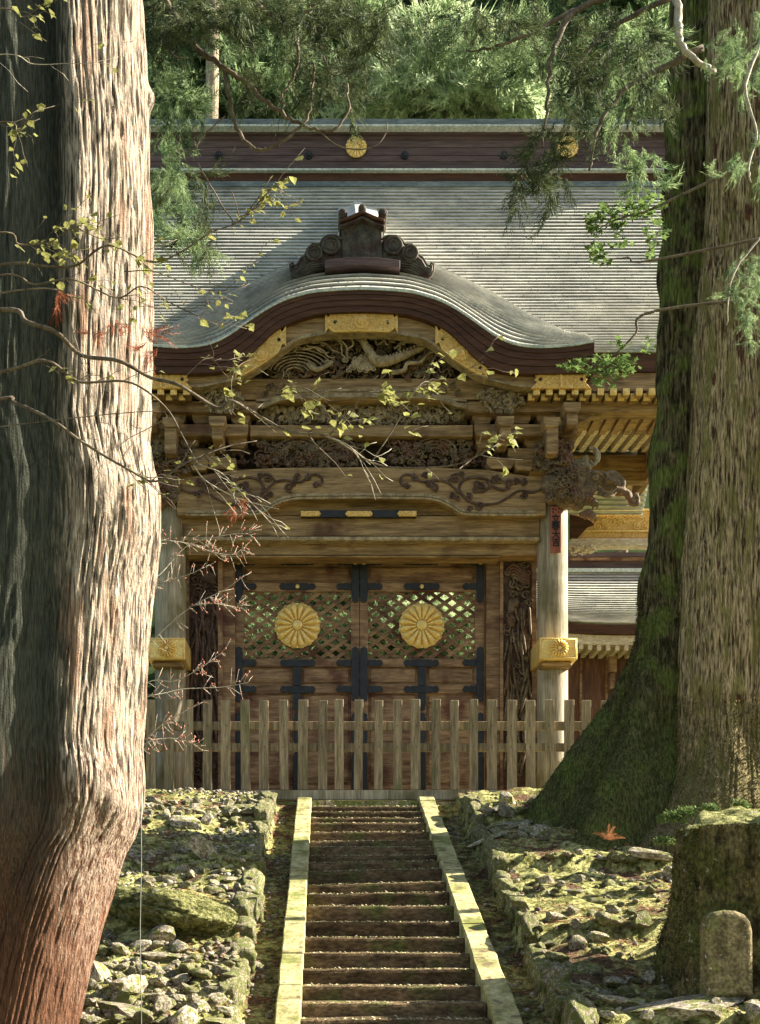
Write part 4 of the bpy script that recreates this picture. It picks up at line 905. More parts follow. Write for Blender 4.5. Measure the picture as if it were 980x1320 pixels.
# --- carved beast noses at the pillar heads
def beast(s_):
    m_ = MB(); Y0_ = .55
    q = lambda x, y, Y=Y0_: P(mx(680+x/5.444, s_), 480+y/5.444, Y)
    for (x, y, r, sy) in ((190,800,95,.9),(260,800,90,.8),(330,770,90,.8),(400,740,75,.75),(390,830,85,.7),(310,880,80,.8),(470,740,62,.7),(520,740,55,.7),(560,790,48,.7),(600,760,42,.65),(180,880,60,.7),(250,900,60,.7),(440,800,60,.7),(350,930,50,.7),(150,740,50,.8),(640,800,28,.7)):
        m_.ball(q(x, y), r/5.444/77, 14, 10, (1, sy, .9))
    m_.tube(spl([q(590,810), q(650,835), q(700,845), q(712,880), q(735,922), q(770,920), q(782,890), q(765,865), q(742,885)], 5), [.075]*8+[.06]*8+[.045]*12+[.03]*13, 8)
    m_.tube(spl([q(560,700), q(610,712), q(650,745), q(672,775), q(668,800)], 4), [.035, .05]+[.055]*11+[.05]*4, 7)
    for k in range(9): m_.tube(spl([q(548+k*13, 712+k*6, .46), q(556+k*11, 735+k*7, .40), q(560+k*9, 765+k*3, .44)], 3), .017, 5)
    m_.tube(spl([q(610,850), q(640,862), q(680,850), q(790,846)], 4), [.03]*5+[.022]*5+[.01]*3, 5)
    for (x, y) in ((450, 905), (470, 925), (440, 930), (425, 1010), (445, 1000), (455, 1022)):
        m_.tube(spl([q(x-60, y-5, .5), q(x-10, y-20, .45), q(x+22, y+5, .48), q(x+15, y+40, .5)], 4), [.05]*4+[.045]*4+[.03, .025, .02, .012, .01], 7)
    rm = m_
    me_o = rm.build('beast_nose', M['carvel'] if False else M['carve'], gate, label='carved beast head with curled trunk at the pillar head')
    md = me_o.modifiers.new('remesh', 'REMESH'); md.mode = 'VOXEL'; md.voxel_size = .022; md.use_smooth_shade = True
    c = MB(); r_ = random.Random(70)
    for k in range(40):
        x = r_.uniform(110, 330); y = r_.uniform(700, 930)
        c.tube(spiral(*[q(x, y)[i] for i in (0, 2)], r_.uniform(.03, .075), .55-.20+r_.uniform(-.03, .03), 1.2, r_.random()*6), [.015]*12+[.02]*5, 6)
    c.ball(q(478, 735, .24), .05, 12, 9); c.tube(spl([q(430, 725, .24), q(465, 700, .2), q(505, 708, .22), q(530, 728, .26)], 5), .022, 6)      # eye and brow
    for dy in (0, 26): c.tube(spl([q(500, 815+dy, .3), q(545, 840+dy, .24), q(590, 842+dy, .26), q(625, 815+dy, .3)], 5), [.035-.0015*i for i in range(16)], 7)   # tusks
    c.tube(spl([q(350, 700, .28), q(380, 665, .22), q(425, 668, .24), q(415, 705, .26), q(375, 720, .26)], 5), .03, 7)                                # ear
    for k in range(5): c.tube(spl([q(330+k*26, 830+k*6, .26), q(345+k*26, 870, .22), q(335+k*26, 905, .28)], 4), [.014]*3+[.026]*4+[.012]*2, 6)      # beard locks
    c.build('beast_curls', M['carve'], me_o, kind='stuff')
    d = MB(); pts = [(300,610),(350,598),(400,580),(425,560),(440,590),(438,620),(470,645),(430,668),(390,672),(350,690),(300,690)]
    d.prism([(q(*p)[0], q(*p)[2]) for p in pts], .62, .95, .01)
    d.tube(spl([q(430,530,.7), q(470,540,.7), q(492,580,.7), q(485,620,.7), q(462,648,.7), q(440,620,.7)], 5), [.035]*6+[.055]*10+[.03]*10, 8)
    for x, y, r in ((380, 635, .06), (345, 650, .05), (410, 600, .05)): c2_ = q(x, y); d.tube(spiral(c2_[0], c2_[2], r, .615, 1.3, 1, s_), .010, 5)
    d.build('beam_nose', M['pillar'], gate)
beast(1); beast(-1)
# --- door frame and door leaves
YD = 1.4
frame = MB(); frame.pbox(286, 697, 303, 1040, YD-.12, YD+.2); o = frame.build('door_post', M['door'], gate, bevel=.015)
MB().pbox(627, 697, 645, 1040, YD-.12, YD+.2).build('door_post', M['door'], gate, bevel=.015)
MB().pbox(303, 716, 627, 719, YD-.1, YD+.2).build('door_head', M['carvel'], gate)
def iron_bar(par, x0, y0, x1, y1, Y=None, tips=(0, 0), vert=False):
    Y = YD-.055 if Y is None else Y; pts = []
    if not vert:
        h = (y1-y0)/2; ym = (y0+y1)/2
        L = [(x0, y0), (x0, y1)] if not tips[0] else [(x0+10, y0), (x0+8, y0+1.2), (x0+6, y0), (x0+2, y0+.6), (x0, ym), (x0+2, y1-.6), (x0+6, y1), (x0+8, y1-1.2), (x0+10, y1)]
        R = [(x1, y1), (x1, y0)] if not tips[1] else [(x1-10, y1), (x1-8, y1-1.2), (x1-6, y1), (x1-2, y1-.6), (x1, ym), (x1-2, y0+.6), (x1-6, y0), (x1-8, y0+1.2), (x1-10, y0)]
        pts = L+R
    else:
        xm = (x0+x1)/2
        T_ = [(x1, y0), (x0, y0)] if not tips[0] else [(x1, y0+9), (x1-1, y0+6), (x1-.5, y0+3), (xm, y0), (x0+.5, y0+3), (x0+1, y0+6), (x0, y0+9)]
        Bt = [(x0, y1), (x1, y1)] if not tips[1] else [(x0, y1-9), (x0+1, y1-6), (x0+.5, y1-3), (xm, y1), (x1-.5, y1-3), (x1-1, y1-6), (x1, y1-9)]
        pts = T_+Bt
    return MB().prism([(wx(a, Y), wz(b, Y)) for a, b in pts], Y, Y+.03, .005).build('iron_strap', M['iron'], par)
def stud(par, x, y, r=2.6):
    c = P(x, y, YD-.07); b = MB(); b.disc((c.x, c.z), r/75, YD-.085, YD-.05, 12, .006); b.ball((c.x, YD-.088, c.z), r/75*.5, 8, 6, (1, .5, 1)); b.build('stud', M['gold'], par)
def leaf_door(xL, xR, hinge_left):
    W = xR-xL
    d = MB(); m = lambda x: x if hinge_left else 927.4-x
    def pb(b, x0, y0, x1, y1, Y0, Y1): b.pbox(min(m(x0), m(x1)), y0, max(m(x0), m(x1)), y1, Y0, Y1)
    for nm, (x0, y0, x1, y1) in (('stile', (303.4, 719.5, 315, 1038)), ('stile', (452.5, 719.5, 463.4, 1038)), ('rail', (315.1, 719.5, 452.4, 729)), ('rail', (315.1, 751, 452.4, 762.5)), ('rail', (315.1, 849, 452.4, 859.5)), ('rail', (315.1, 882, 452.4, 894)), ('rail', (315.1, 1012, 452.4, 1038)), ('mullion', (377.5, 859.6, 388.5, 881.9)), ('mullion', (377.5, 894.1, 388.5, 1011.9))):
        pass
    door = MB(); pb(door, 303.4, 719.5, 315, 1038, YD-.03, YD+.05); dr = door.build('door', M['door'], gate, bevel=.006, label='door leaf with lattice window, iron straps and gilded crest')
    for nm, (x0, y0, x1, y1) in (('stile', (452.5, 719.5, 463.3, 1038)), ('rail', (315.1, 719.5, 452.4, 729)), ('rail', (315.1, 751, 452.4, 762.5)), ('rail', (315.1, 849, 452.4, 859.5)), ('rail', (315.1, 882, 452.4, 894)), ('rail', (315.1, 1012, 452.4, 1038)), ('mullion', (377.5, 859.6, 388.5, 881.9)), ('mullion', (377.5, 894.1, 388.5, 1011.9))):
        b = MB(); pb(b, x0, y0, x1, y1, YD-.03, YD+.05); b.build(nm, M['door'], dr, bevel=.006)
    for (x0, y0, x1, y1) in ((315.1, 729, 452.4, 751), (315.1, 859.5, 377.4, 882), (388.6, 859.5, 452.4, 882), (315.1, 894, 377.4, 1012), (388.6, 894, 452.4, 1012)):
        b = MB(); pb(b, x0, y0, x1, y1, YD+.02, YD+.045); pb(b, x0+3, y0+2.6, x1-3, y1-2.6, YD-.005, YD+.03); b.build('panel', M['door'], dr, bevel=.02)
    # lattice: crossing slats clipped to the opening
    lx0, lx1 = sorted((m(315.3), m(452.2))); ly0, ly1 = 762.8, 848.7; pxp, pyp = 19.7, 14.4; sl_ = pyp/pxp
    for d_ in (1, -1):
        k = -12
        while k < 14:
            c0 = k*pxp; k += 1; pts = []
            # line: y = ly0 + d*sl*(x - lx0 - c0)
            xa = lx0; xb = lx1
            f_ = lambda x: (ly0 if d_ > 0 else ly1)+d_*sl_*(x-lx0-c0)
            xA, xB = sorted((lx0+c0, lx0+c0+(ly1-ly0)/sl_)); xA = max(xA, lx0); xB = min(xB, lx1)
            if xB-xA < 4: continue
            a = P(xA, f_(xA), YD+.01*d_); b2_ = P(xB, f_(xB), YD+.01*d_)
            dx, dz = b2_.x-a.x, b2_.z-a.z; L = sqrt(dx*dx+dz*dz); nx_, nz2 = -dz/L*.030, dx/L*.030
            s = MB()
            for e in (-1, 1):
                s.prism([(a.x+nx_*(e*.62-.36), a.z+nz2*(e*.62-.36)), (b2_.x+nx_*(e*.62-.36), b2_.z+nz2*(e*.62-.36)), (b2_.x+nx_*(e*.62+.36), b2_.z+nz2*(e*.62+.36)), (a.x+nx_*(e*.62+.36), a.z+nz2*(e*.62+.36))], YD+.012*(d_+1), YD+.012*(d_+1)+.03)
            s.prism([(a.x-nx_*.4, a.z-nz2*.4), (b2_.x-nx_*.4, b2_.z-nz2*.4), (b2_.x+nx_*.4, b2_.z+nz2*.4), (a.x+nx_*.4, a.z+nz2*.4)], YD+.012*(d_+1)+.006, YD+.012*(d_+1)+.028)
            s.build('lattice_slat', M['door'], dr)
    c = P(m(383.5), 806, YD-.06); crest(MB(), c.x, c.z, 30/F*(YD+20), YD-.04, 16, .085).build('crest', M['gold'], dr, label='large gilded chrysanthemum crest')
    def ib(x0, y0, x1, y1, tips=(0, 0), vert=False):
        X0_, X1_ = m(x0), m(x1)
        if not hinge_left and not vert: tips = (tips[1], tips[0])
        iron_bar(dr, min(X0_, X1_), y0, max(X0_, X1_), y1, None, tips, vert)
    for y in (719.8, 751.5): ib(313.2, y, 331, y+8.6, (0, 1)); ib(360, y, 407, y+8.6, (1, 1)); ib(433.5, y, 452.9, y+8.6, (1, 0))
    for y in (850, 884): ib(313.2, y, 331, y+8.8, (0, 1)); ib(433.5, y, 452.9, y+8.8, (1, 0))
    ib(361, 850, 407, 859.2, (1, 1)); ib(361, 884, 407, 893.2, (1, 1)); ib(378.3, 859.4, 388, 883.8, (0, 0), True); ib(378.3, 893.4, 388, 917, (0, 1), True)
    ib(303, 719.8, 313, 777, (0, 1), True); ib(303, 833, 313, 905, (1, 1), True); ib(453.2, 719.8, 463.2, 777, (0, 1), True); ib(453.2, 833, 463.2, 905, (1, 1), True)
    for a, b in ((303, 313), (453.2, 463.2), (378.3, 388)): ib(a, 968, b, 1036, (1, 0), True); ib(a, 918, b, 962, (1, 1), True)
    for y in (724, 756): stud(dr, m(383.5), y)
    stud(dr, m(307.5), 724.5, 3.2); stud(dr, m(458.2), 724.5, 3.2)
    return dr
MB().pbox(461, 719, 466.5, 1038, YD+.055, YD+.08).build('meeting_strip', M['door'], gate); leaf_door(303, 463.6, True); leaf_door(464, 627, False)
MB().pbox(286, 1038.5, 645, 1048, YD-.25, YD+.4).build('threshold', M['door'], gate, bevel=.01)
# --- rear half of the gate: rafters, purlins and gilded rear fascia seen past the pillar
for i in range(16):
    x = 3.0+i*.222
    MB().add([(x, 2.9, 7.86), (x+.11, 2.9, 7.86), (x+.11, 6.38, 8.2), (x, 6.38, 8.2), (x, 2.9, 8.0), (x+.11, 2.9, 8.0), (x+.11, 6.38, 8.34), (x, 6.38, 8.34)], [(3,2,1,0),(4,5,6,7),(0,1,5,4),(1,2,6,5),(2,3,7,6),(3,0,4,7)]).build('rear_rafter', M['cream'], gate)
    MB().box(x, x+.11, 6.75, 8.2, 7.90, 8.02).build('rear_rafter', M['cream'], gate)
MB().box(2.7, RX1-.3, 6.75, 8.25, 8.03, 8.08).build('rear_soffit', M['wood'], gate); MB().add([(2.7, 2.85, 8.02), (RX1-.4, 2.85, 8.02), (RX1-.4, 6.4, 8.36), (2.7, 6.4, 8.36), (2.7, 2.85, 8.06), (RX1-.4, 2.85, 8.06), (RX1-.4, 6.4, 8.4), (2.7, 6.4, 8.4)], [(3,2,1,0),(4,5,6,7),(0,1,5,4),(1,2,6,5),(2,3,7,6),(3,0,4,7)]).build('rear_soffit', M['door'], gate)
MB().box(-6, RX1-.3, 6.4, 6.7, wz(620, 6.4), wz(586, 6.4)).build('rear_purlin', M['wood'], gate, bevel=.02)
rf_ = MB(); rf_.pbox(736, 656, 900, 693, 8.3, 8.45); rfo = rf_.build('rear_fascia', M['goldp'], gate, bevel=.01, label='long gilded engraved board under the rear eave')
m_ = MB()
for i in range(26): m_.tube(spiral(wx(random.uniform(770, 850), 8.28), wz(random.uniform(662, 681), 8.28), random.uniform(.05, .11), 8.29, 1.4, random.random()*6), .016, 5)
m_.box(wx(745, 8.3), wx(900, 8.3), 8.26, 8.3, wz(686, 8.3), wz(684, 8.3)); m_.box(wx(736, 8.3), wx(900, 8.3), 8.25, 8.3, wz(659, 8.3), wz(656.5, 8.3)); m_.build('engraving', M['gold'], rfo, kind='stuff')
MB().prism([(wx(x, 8.2), wz(y, 8.2)) for x, y in ((735, 663), (757, 668), (766, 676), (758, 679), (748, 690), (745, 694), (735, 694))], 8.18, 8.28, .01).build('fascia_end', M['fascia'], rfo)
MB().pbox(736, 693.5, 900, 704, 8.2, 8.5).build('rear_sill', M['cream'], gate, bevel=.02)
m_ = MB(); swirl_field(m_, lambda x, z: True, wx(738, 8.2), wx(766, 8.2), wz(711, 8.2), wz(705, 8.2), 8.25, 60, (.05, .1), 51, .02, .1); m_.build('flower_carving', M['cream'], gate, kind='stuff')
# paper-thin no more: small wooden notice on the right pillar
plq = MB(); Yp = .54
c = P(716.5, 653, Yp); x0, x1 = wx(710, Yp), wx(723.5, Yp); z1, z0 = wz(653, Yp), wz(712, Yp)
plo = MB().box(x0, x1, Yp, Yp+.035, z0, z1).build('wooden_notice', M['plaque'], None, bevel=.004)
tag(plo, 'narrow red brown wooden notice with black characters hung on the right pillar', 'notice')
def glyph(ch, zc, h):
    cu = bpy.data.curves.new('character', 'FONT'); cu.body = ch; cu.size = h; cu.align_x = 'CENTER'; cu.align_y = 'CENTER'; cu.extrude = .003; cu.resolution_u = 3; cu.offset = .003
    to = bpy.data.objects.new('t', cu); COL.objects.link(to); dg = bpy.context.evaluated_depsgraph_get(); me = bpy.data.meshes.new_from_object(to.evaluated_get(dg)); bpy.data.objects.remove(to)
    o = link('character', me, M['ink'], plo); vs = np.array([v.co[:] for v in me.vertices]) if len(me.vertices) else np.zeros((1, 3)); cc = (vs.max(0)+vs.min(0))/2
    o.rotation_euler = (radians(90), 0, 0); o.location = ((x0+x1)/2-cc[0], Yp-.005, zc-cc[1]); return o
for ch, py in (('立', 668), ('春', 678), ('大', 689), ('吉', 699)): glyph(ch, wz(py, Yp), .145)
b = MB()
for x, y in ((-4, 656), (4, 656), (0, 657), (-3.6, 660), (3.6, 660)): c = P(716.7+x, y, Yp); b.ball((c.x, Yp-.002, c.z), .014, 7, 5, (1, .3, 1))
b.build('ink_dots', M['ink'], plo)

# ------------------------------------------------------------------ picket fence
fence = thing('picket_fence', (0, -.6, 0), 'weathered wooden picket fence standing across the front of the gate', 'fence')
YF = -.6; r_ = random.Random(12)
for i in range(-9, 26):
    xc_ = 219+24.45*i+r_.uniform(-1.6, 1.6); x = wx(xc_, YF); hw = .0715+r_.uniform(-.004, .006); ht = wz(902, YF)+r_.uniform(-.013, .011)
    tl = r_.uniform(-.012, .012); b = MB(); yb = r_.uniform(-.006, .006)
    z0 = .232; vs = []
    for z, sh in ((z0, 0), (ht, tl)):
        vs += [(x-hw+sh, YF+yb, z), (x+hw+sh, YF+yb, z), (x+hw+sh, YF+.045+yb, z), (x-hw+sh, YF+.045+yb, z)]
    b.add(vs, [(3, 2, 1, 0), (4, 5, 6, 7), (0, 1, 5, 4), (1, 2, 6, 5), (2, 3, 7, 6), (3, 0, 4, 7)]); b.build('picket', M['picket'], fence, bevel=.007)
for ya, yb in ((930, 941), (958, 968.5)):
    for xa, xb in ((-20, 345), (346, 590), (591, 850)): MB().pbox(xa, ya, xb, yb, YF+.06, YF+.14).build('rail', M['picket'], fence, bevel=.008)
for xa, xb in ((-20, 326), (327, 600), (601, 850)): MB().pbox(xa, 1018.5, xb, 1031, YF-.04, YF+.14).build('sill', M['pillar'], fence, bevel=.012)
m_ = MB()
for i in range(-9, 26):
    for y in (935.5, 963): m_.ball(P(219+24.45*i, y, YF-.008), .009, 6, 4, (1, .4, 1))
m_.build('nail', M['iron'], fence, kind='stuff')

# ------------------------------------------------------------------ side building on the right, beyond the gate
YB = 10.0
side = thing('corridor_building', (wx(800, YB), YB, 0), 'low side building with grey shingled roof between gate pillar and right cedar', 'building')
ax, bx2 = wx(700, YB), 16.0
MB().box(ax+.6, bx2, YB+1.1, YB+5, 0, 5.4).build('wall', M['redwall'], side)
for i, px in enumerate((748, 781, 812, 846)): MB().box(wx(px, YB+1), wx(px, YB+1)+.06, YB+1.03, YB+1.095, 0, 5.3).build('wall_batten', M['door'], side)
prf = []; NB = 26
ys_ = np.linspace(0, 2.6, NB+1)
def zb2(t): return 5.72+ (wz(738, YB+2.6)-5.72)*(.62*t+.38*t*t)
m_ = MB(); nx = 24; xs3 = np.linspace(ax-.3, bx2, nx)
rz = wz(805, YB)
def zz3(x, t):
    up = .16*max(0, 1-(x-ax+.3)/2.2)**2
    return rz+(wz(738, YB+2.6)-rz)*(.6*t+.4*t*t)+up*(1-t)
for k in range(NB):
    n0 = len(m_.v); t0, t1 = k/NB, (k+1)/NB
    for (t, dy, dz) in ((t0+.01, 0, 0), (t0, -.03, .035), (t1, 0, .004)):
        for x in xs3: m_.v.append((x, YB+2.6*t+dy, zz3(x, t)+dz))
    for a in (0, nx): m_.f += [(n0+a+i, n0+a+i+1, n0+a+nx+i+1, n0+a+nx+i) for i in range(nx-1)]; m_.sm += [False]*(nx-1)
rf2 = m_.build('roof', M['copper'], side, kind='stuff', label='grey shingled roof with an upturned corner')
m_ = MB(); m_.band([(x, zz3(x, 0)-.005) for x in xs3], [(x, zz3(x, 0)-.24) for x in xs3], YB-.02, YB+.3); m_.build('eave_fascia', M['fascia'], side)
m_ = MB(); m_.band([(x, zz3(x, 0)-.245) for x in xs3], [(x, zz3(x, 0)-.47) for x in xs3], YB+.1, YB+1.1); m_.build('eave_board', M['cream'], side)
for i in range(40):
    x = ax-.2+i*.22; MB().box(x, x+.1, YB+.12, YB+1.05, zz3(x, 0)-.60, zz3(x, 0)-.475).build('rafter', M['cream'], side)
for ya, yb, dy, mt in ((712, 717, -.2, 'ridge'), (717.3, 722, -.1, 'door'), (722.4, 732, 0, 'ridge'), (732.4, 737, -.16, 'edge'), (737.4, 741, -.05, 'copperd')):
    Y = YB+2.6+dy; MB().box(ax-.3, bx2, Y, Y+.9-2*dy, wz(yb, Y), wz(ya, Y)).build('ridge_layer', M[mt], side)
m_ = MB().box(wx(783, YB+1), wx(793, YB+1), YB+.75, YB+1.05, wz(858, YB), wz(835, YB)); m_.box(wx(784.5, YB+1), wx(791.5, YB+1), YB+.8, YB+1.04, wz(880, YB), wz(858.2, YB)); m_.build('bracket_block', M['door'], side, bevel=.03)
MB().box(wx(795, YB), wx(806, YB), YB+1.0, YB+1.05, wz(839, YB), wz(833, YB)).build('window', M['cream'], side)
# ------------------------------------------------------------------ trees
def trunk(name, parent, mt, zs, cfn, rfn, nt_, bark, seed, sm=True, knots=()):
    th = np.linspace(0, 2*pi, nt_, endpoint=False); V = []; off = wloc(parent)
    for z in zs:
        cx_, cy_ = cfn(z)
        for t in th:
            r = rfn(t, z)
            # vertical fissured bark: ridged noise stretched along z
            w_ = noise.noise(Vector((cos(t)*1.1+seed, sin(t)*1.1, z*.8)))*.55
            p1 = Vector(((cos(t+w_*.05))*bark[1]+seed, (sin(t+w_*.05))*bark[1], z*bark[2]))
            n1 = 1-abs(noise.noise(p1))*2.2
            n2 = noise.noise(p1*2.7+Vector((7, 3, 1)))
            n3 = noise.noise(Vector((cos(t)*2, sin(t)*2, z*1.3+seed)))
            n4 = noise.noise(Vector((cos(t)*5+seed, sin(t)*5, z*4.5)))
            dsp = bark[0]*.5*n4+bark[0]*(min(1, max(-1.2, n1*-1))*-.0 + (-max(0, n1-.62)*2.4) + n2*.35)+n3*bark[3]
            for (kz, kt, kr, ka) in knots:
                dt = (t-kt+pi) % (2*pi)-pi; q = ((z-kz)/kr)**2+((dt)/(kr*1.6))**2
                if q < 4: dsp += ka*exp(-q*1.6)
            V.append((cx_+(r+dsp)*cos(t)-off.x, cy_+(r+dsp)*sin(t)-off.y, z-off.z))
    n = nt_; i = np.arange(len(zs)-1)[:, None]*n; j = np.arange(n)[None, :]; a = (i+j).ravel(); b = (i+(j+1) % n).ravel()
    return link(name, npmesh(name, V, np.stack([a, b, b+n, a+n], 1), sm), mt, parent)
def zy(py, Y): return wz(py, Y)
# --- huge left cedar
YL = -11.0
lc = thing('cedar_tree', (-2.9, YL, -3.0), 'huge sunlit cedar trunk with pale fissured bark filling the left edge', 'tree')
edgeL = [(-900,176),(0,182),(70,185),(147,188),(190,191),(293,195),(380,194),(440,193),(543,191),(568,189),(600,195),(640,204),(690,204),(730,200),(780,193),(880,185),(960,178),(1000,181),(1040,182),(1060,178),(1080,172),(1100,160),(1125,150),(1150,141),(1200,125),(1250,112),(1320,97),(1400,80),(1500,60)]
zt_ = sorted([(wz(y, YL), wx(x, YL)) for y, x in edgeL])
def cL(z):
    e = interp(z, zt_); return (e-.54, YL)
def rL(t, z):
    ct, st_ = cos(t), sin(t)
    r = .54+.50*max(0, -ct)**1.5
    # deep cleft between the two fused stems, fading downwards
    ta = (t-radians(262)+pi) % (2*pi)-pi; dz = smooth((z-1.6)/2.6)
    r -= (.16*dz+.03)*exp(-(ta/.17)**2)
    for k, a_ in ((5, .012), (9, .008)): r += a_*sin(k*t+1.3+z*.25)
    if z < -1.4: r += .05*(-1.4-z)*max(0, -ct)
    return r
zsL = np.concatenate([np.linspace(-3.9, 4.9, 430), np.linspace(4.95, 13, 60)])
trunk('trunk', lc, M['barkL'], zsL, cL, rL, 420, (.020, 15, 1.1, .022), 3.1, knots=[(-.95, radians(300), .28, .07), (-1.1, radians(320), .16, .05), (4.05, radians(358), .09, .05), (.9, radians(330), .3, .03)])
# --- right cedar: two fused trunks and a flared mossy root
YRr, YRf = -3.5, -4.0
rc = thing('cedar_tree', (4.4, -4.2, -.9), 'massive dark mossy cedar with two fused trunks and spreading roots right of the gate', 'tree')
eR = [(-900,880),(0,868),(160,858),(400,850),(560,838),(700,830),(800,818),(860,801),(910,781),(980,742),(1040,702),(1080,678),(1110,650)]
zR = sorted([(wz(y, YRr), wx(x, YRr)) for y, x in eR])
def rRr(t, z):
    e = 4.42-interp(z, zR); base = .5; fl = e-base
    a = max(0, cos(t-pi))
    lobes = 1+.17*sin(7*t+.5+.3*z)*smooth(fl*1.1)+.05*sin(15*t+2)*smooth(fl)
    r = base+fl*(a**(1.0+1.0*min(1, fl)))*lobes
    back_ = smooth((1.2-z)/2.2)*.5*abs(sin(t))**2
    r += back_*(1 if sin(t) < 0 else .5)
    r += .06*sin(3*t+1+z*.2)*min(1, fl+.3)
    return r
trunk('trunk', rc, M['barkB'], np.concatenate([np.linspace(-1.6, 2.4, 150), np.linspace(2.45, 14, 150)]), lambda z: (4.42, YRr), rRr, 340, (.035, 9, .9, .085), 9.1)
eF = [(-900,925),(0,912),(100,910),(300,905),(440,890),(700,877),(830,867),(930,862),(1000,850),(1060,825),(1090,790)]
zF = sorted([(wz(y, YRf), wx(x, YRf)) for y, x in eF])
def rRf(t, z):
    e = 4.75-interp(z, zF); base = .60; fl = e-base; a = max(0, cos(t-pi*1.08))
    r = base+fl*a**1.6+.035*sin(5*t+.7+z*.15)+smooth((.6-z)/1.8)*.35*max(0, -sin(t))**2
    return r
trunk('trunk', rc, M['barkR'], np.concatenate([np.linspace(-1.8, 8, 330), np.linspace(8.05, 14, 60)]), lambda z: (4.75, YRf), rRf, 330, (.026, 11, .75, .025), 5.7)
# --- mossy stump and stone marker
YS = -9.0
sp_ = thing('tree_stump', (3.1, YS, -2.4), 'large old mossy stump with a flat top at the lower right', 'stump')
cS = [(1000,905),(1040,885),(1062,880),(1100,873),(1180,866),(1240,850),(1280,838),(1330,820)]
zS = sorted([(wz(y, YS), wx(x, YS)) for y, x in cS])
topz = wz(1062, YS)
def rS(t, z):
    e = 3.2-interp(z, zS); r = max(.3, e)*(1+.07*sin(3*t+2)+.05*sin(7*t))
    return r
zz_ = np.concatenate([np.linspace(-3.0, topz-.05, 90)])
tr = trunk('trunk', sp_, M['stump'], zz_, lambda z: (3.2, YS), rS, 200, (.03, 5, 1.2, .07), 2.2)
m_ = MB(); n0 = 56; rings = 9
for q in range(rings+1):
    rr2 = 1-q/rings
    for j in range(n0):
        t = 2*pi*j/n0; r = rS(t, topz-.05)*rr2*(1.02 if q == 0 else .99)
        if q == 0: z = topz-.08
        else: z = topz+.02+.20*(rr2*sin(t)*1+.2*cos(t))*.9+nz(rr2*cos(t)*2+4, rr2*sin(t)*2, 1.3)*.07
        m_.v.append((3.2+r*cos(t), YS+r*sin(t), z))
m_.f = [(q*n0+j, q*n0+(j+1) % n0, (q+1)*n0+(j+1) % n0, (q+1)*n0+j) for q in range(rings) for j in range(n0)]; m_.sm = [True]*len(m_.f)
m_.build('stump_top', M['mossd'], sp_)
YM = -9.9
pts = []; 
for x, y in ((911, 1285), (911, 1196), (914, 1184), (922, 1176), (935, 1173), (950, 1174), (962, 1179), (969, 1188), (972, 1200), (973, 1285)): pts.append((wx(x, YM), wz(y, YM)))
mk = MB().prism(pts, YM, YM+.2, .03).build('stone_marker', M['marker'], None, bevel=.02)
tag(mk, 'short round topped weathered stone marker standing against the stump', 'marker stone')
def fuzz(parent, ob, mt, n, seed, size=.03, zmax=9, zmin=-9, name='moss_fuzz'):
    r_ = np.random.RandomState(seed); me = ob.data; co = np.zeros(len(me.vertices)*3, np.float32); me.vertices.foreach_get('co', co); co = co.reshape(-1, 3)
    nn = np.zeros(len(me.vertices)*3, np.float32); me.vertices.foreach_get('normal', nn); nn = nn.reshape(-1, 3)
    base = np.array(wloc(ob)); zz = co[:, 2]+base[2]; ok = np.where((zz < zmax) & (zz > zmin) & (nn[:, 1] < .35))[0]; ok = r_.choice(ok, n)
    p = co[ok]+r_.normal(0, .012, (n, 3)); d = nn[ok]*.7+r_.normal(0, .5, (n, 3))+np.array([0, 0, -.25]); d /= np.linalg.norm(d, axis=1)[:, None]
    s = np.cross(d, r_.normal(size=(n, 3))); s /= np.linalg.norm(s, axis=1)[:, None]+1e-9; L = size*r_.uniform(.5, 1.3, (n, 1))
    V = np.stack([p-s*L*.28, p+s*L*.28, p+d*L], 1).reshape(-1, 3); o = link(name, npmesh(name, V, np.arange(3*n).reshape(-1, 3)), mt, ob); tag(o, kind='stuff'); return o
fuzz(rc, rc.children[0], M['barkB'], 45000, 1, .028, 2.6); fuzz(rc, rc.children[1], M['barkR'], 26000, 2, .03, 1.0); fuzz(sp_, tr, M['stump'], 22000, 3, .025)
fuzz(None, bpy.data.objects['mossy_boulder'], M['mossd'], 30000, 4, .02)
# thin steel cable hanging down left of the stairs
b = MB().tube([P(181.5+.8*sin(k*.9), 1046+k*30, -11.6) for k in range(12)], .0032, 5); b.tube([P(181.5, 1046, -11.6), P(182.5, 985, -11.55)], .0032, 5)
o = b.build('steel_cable', M['cable']); tag(o, 'thin vertical steel cable beside the left cedar trunk', 'cable')

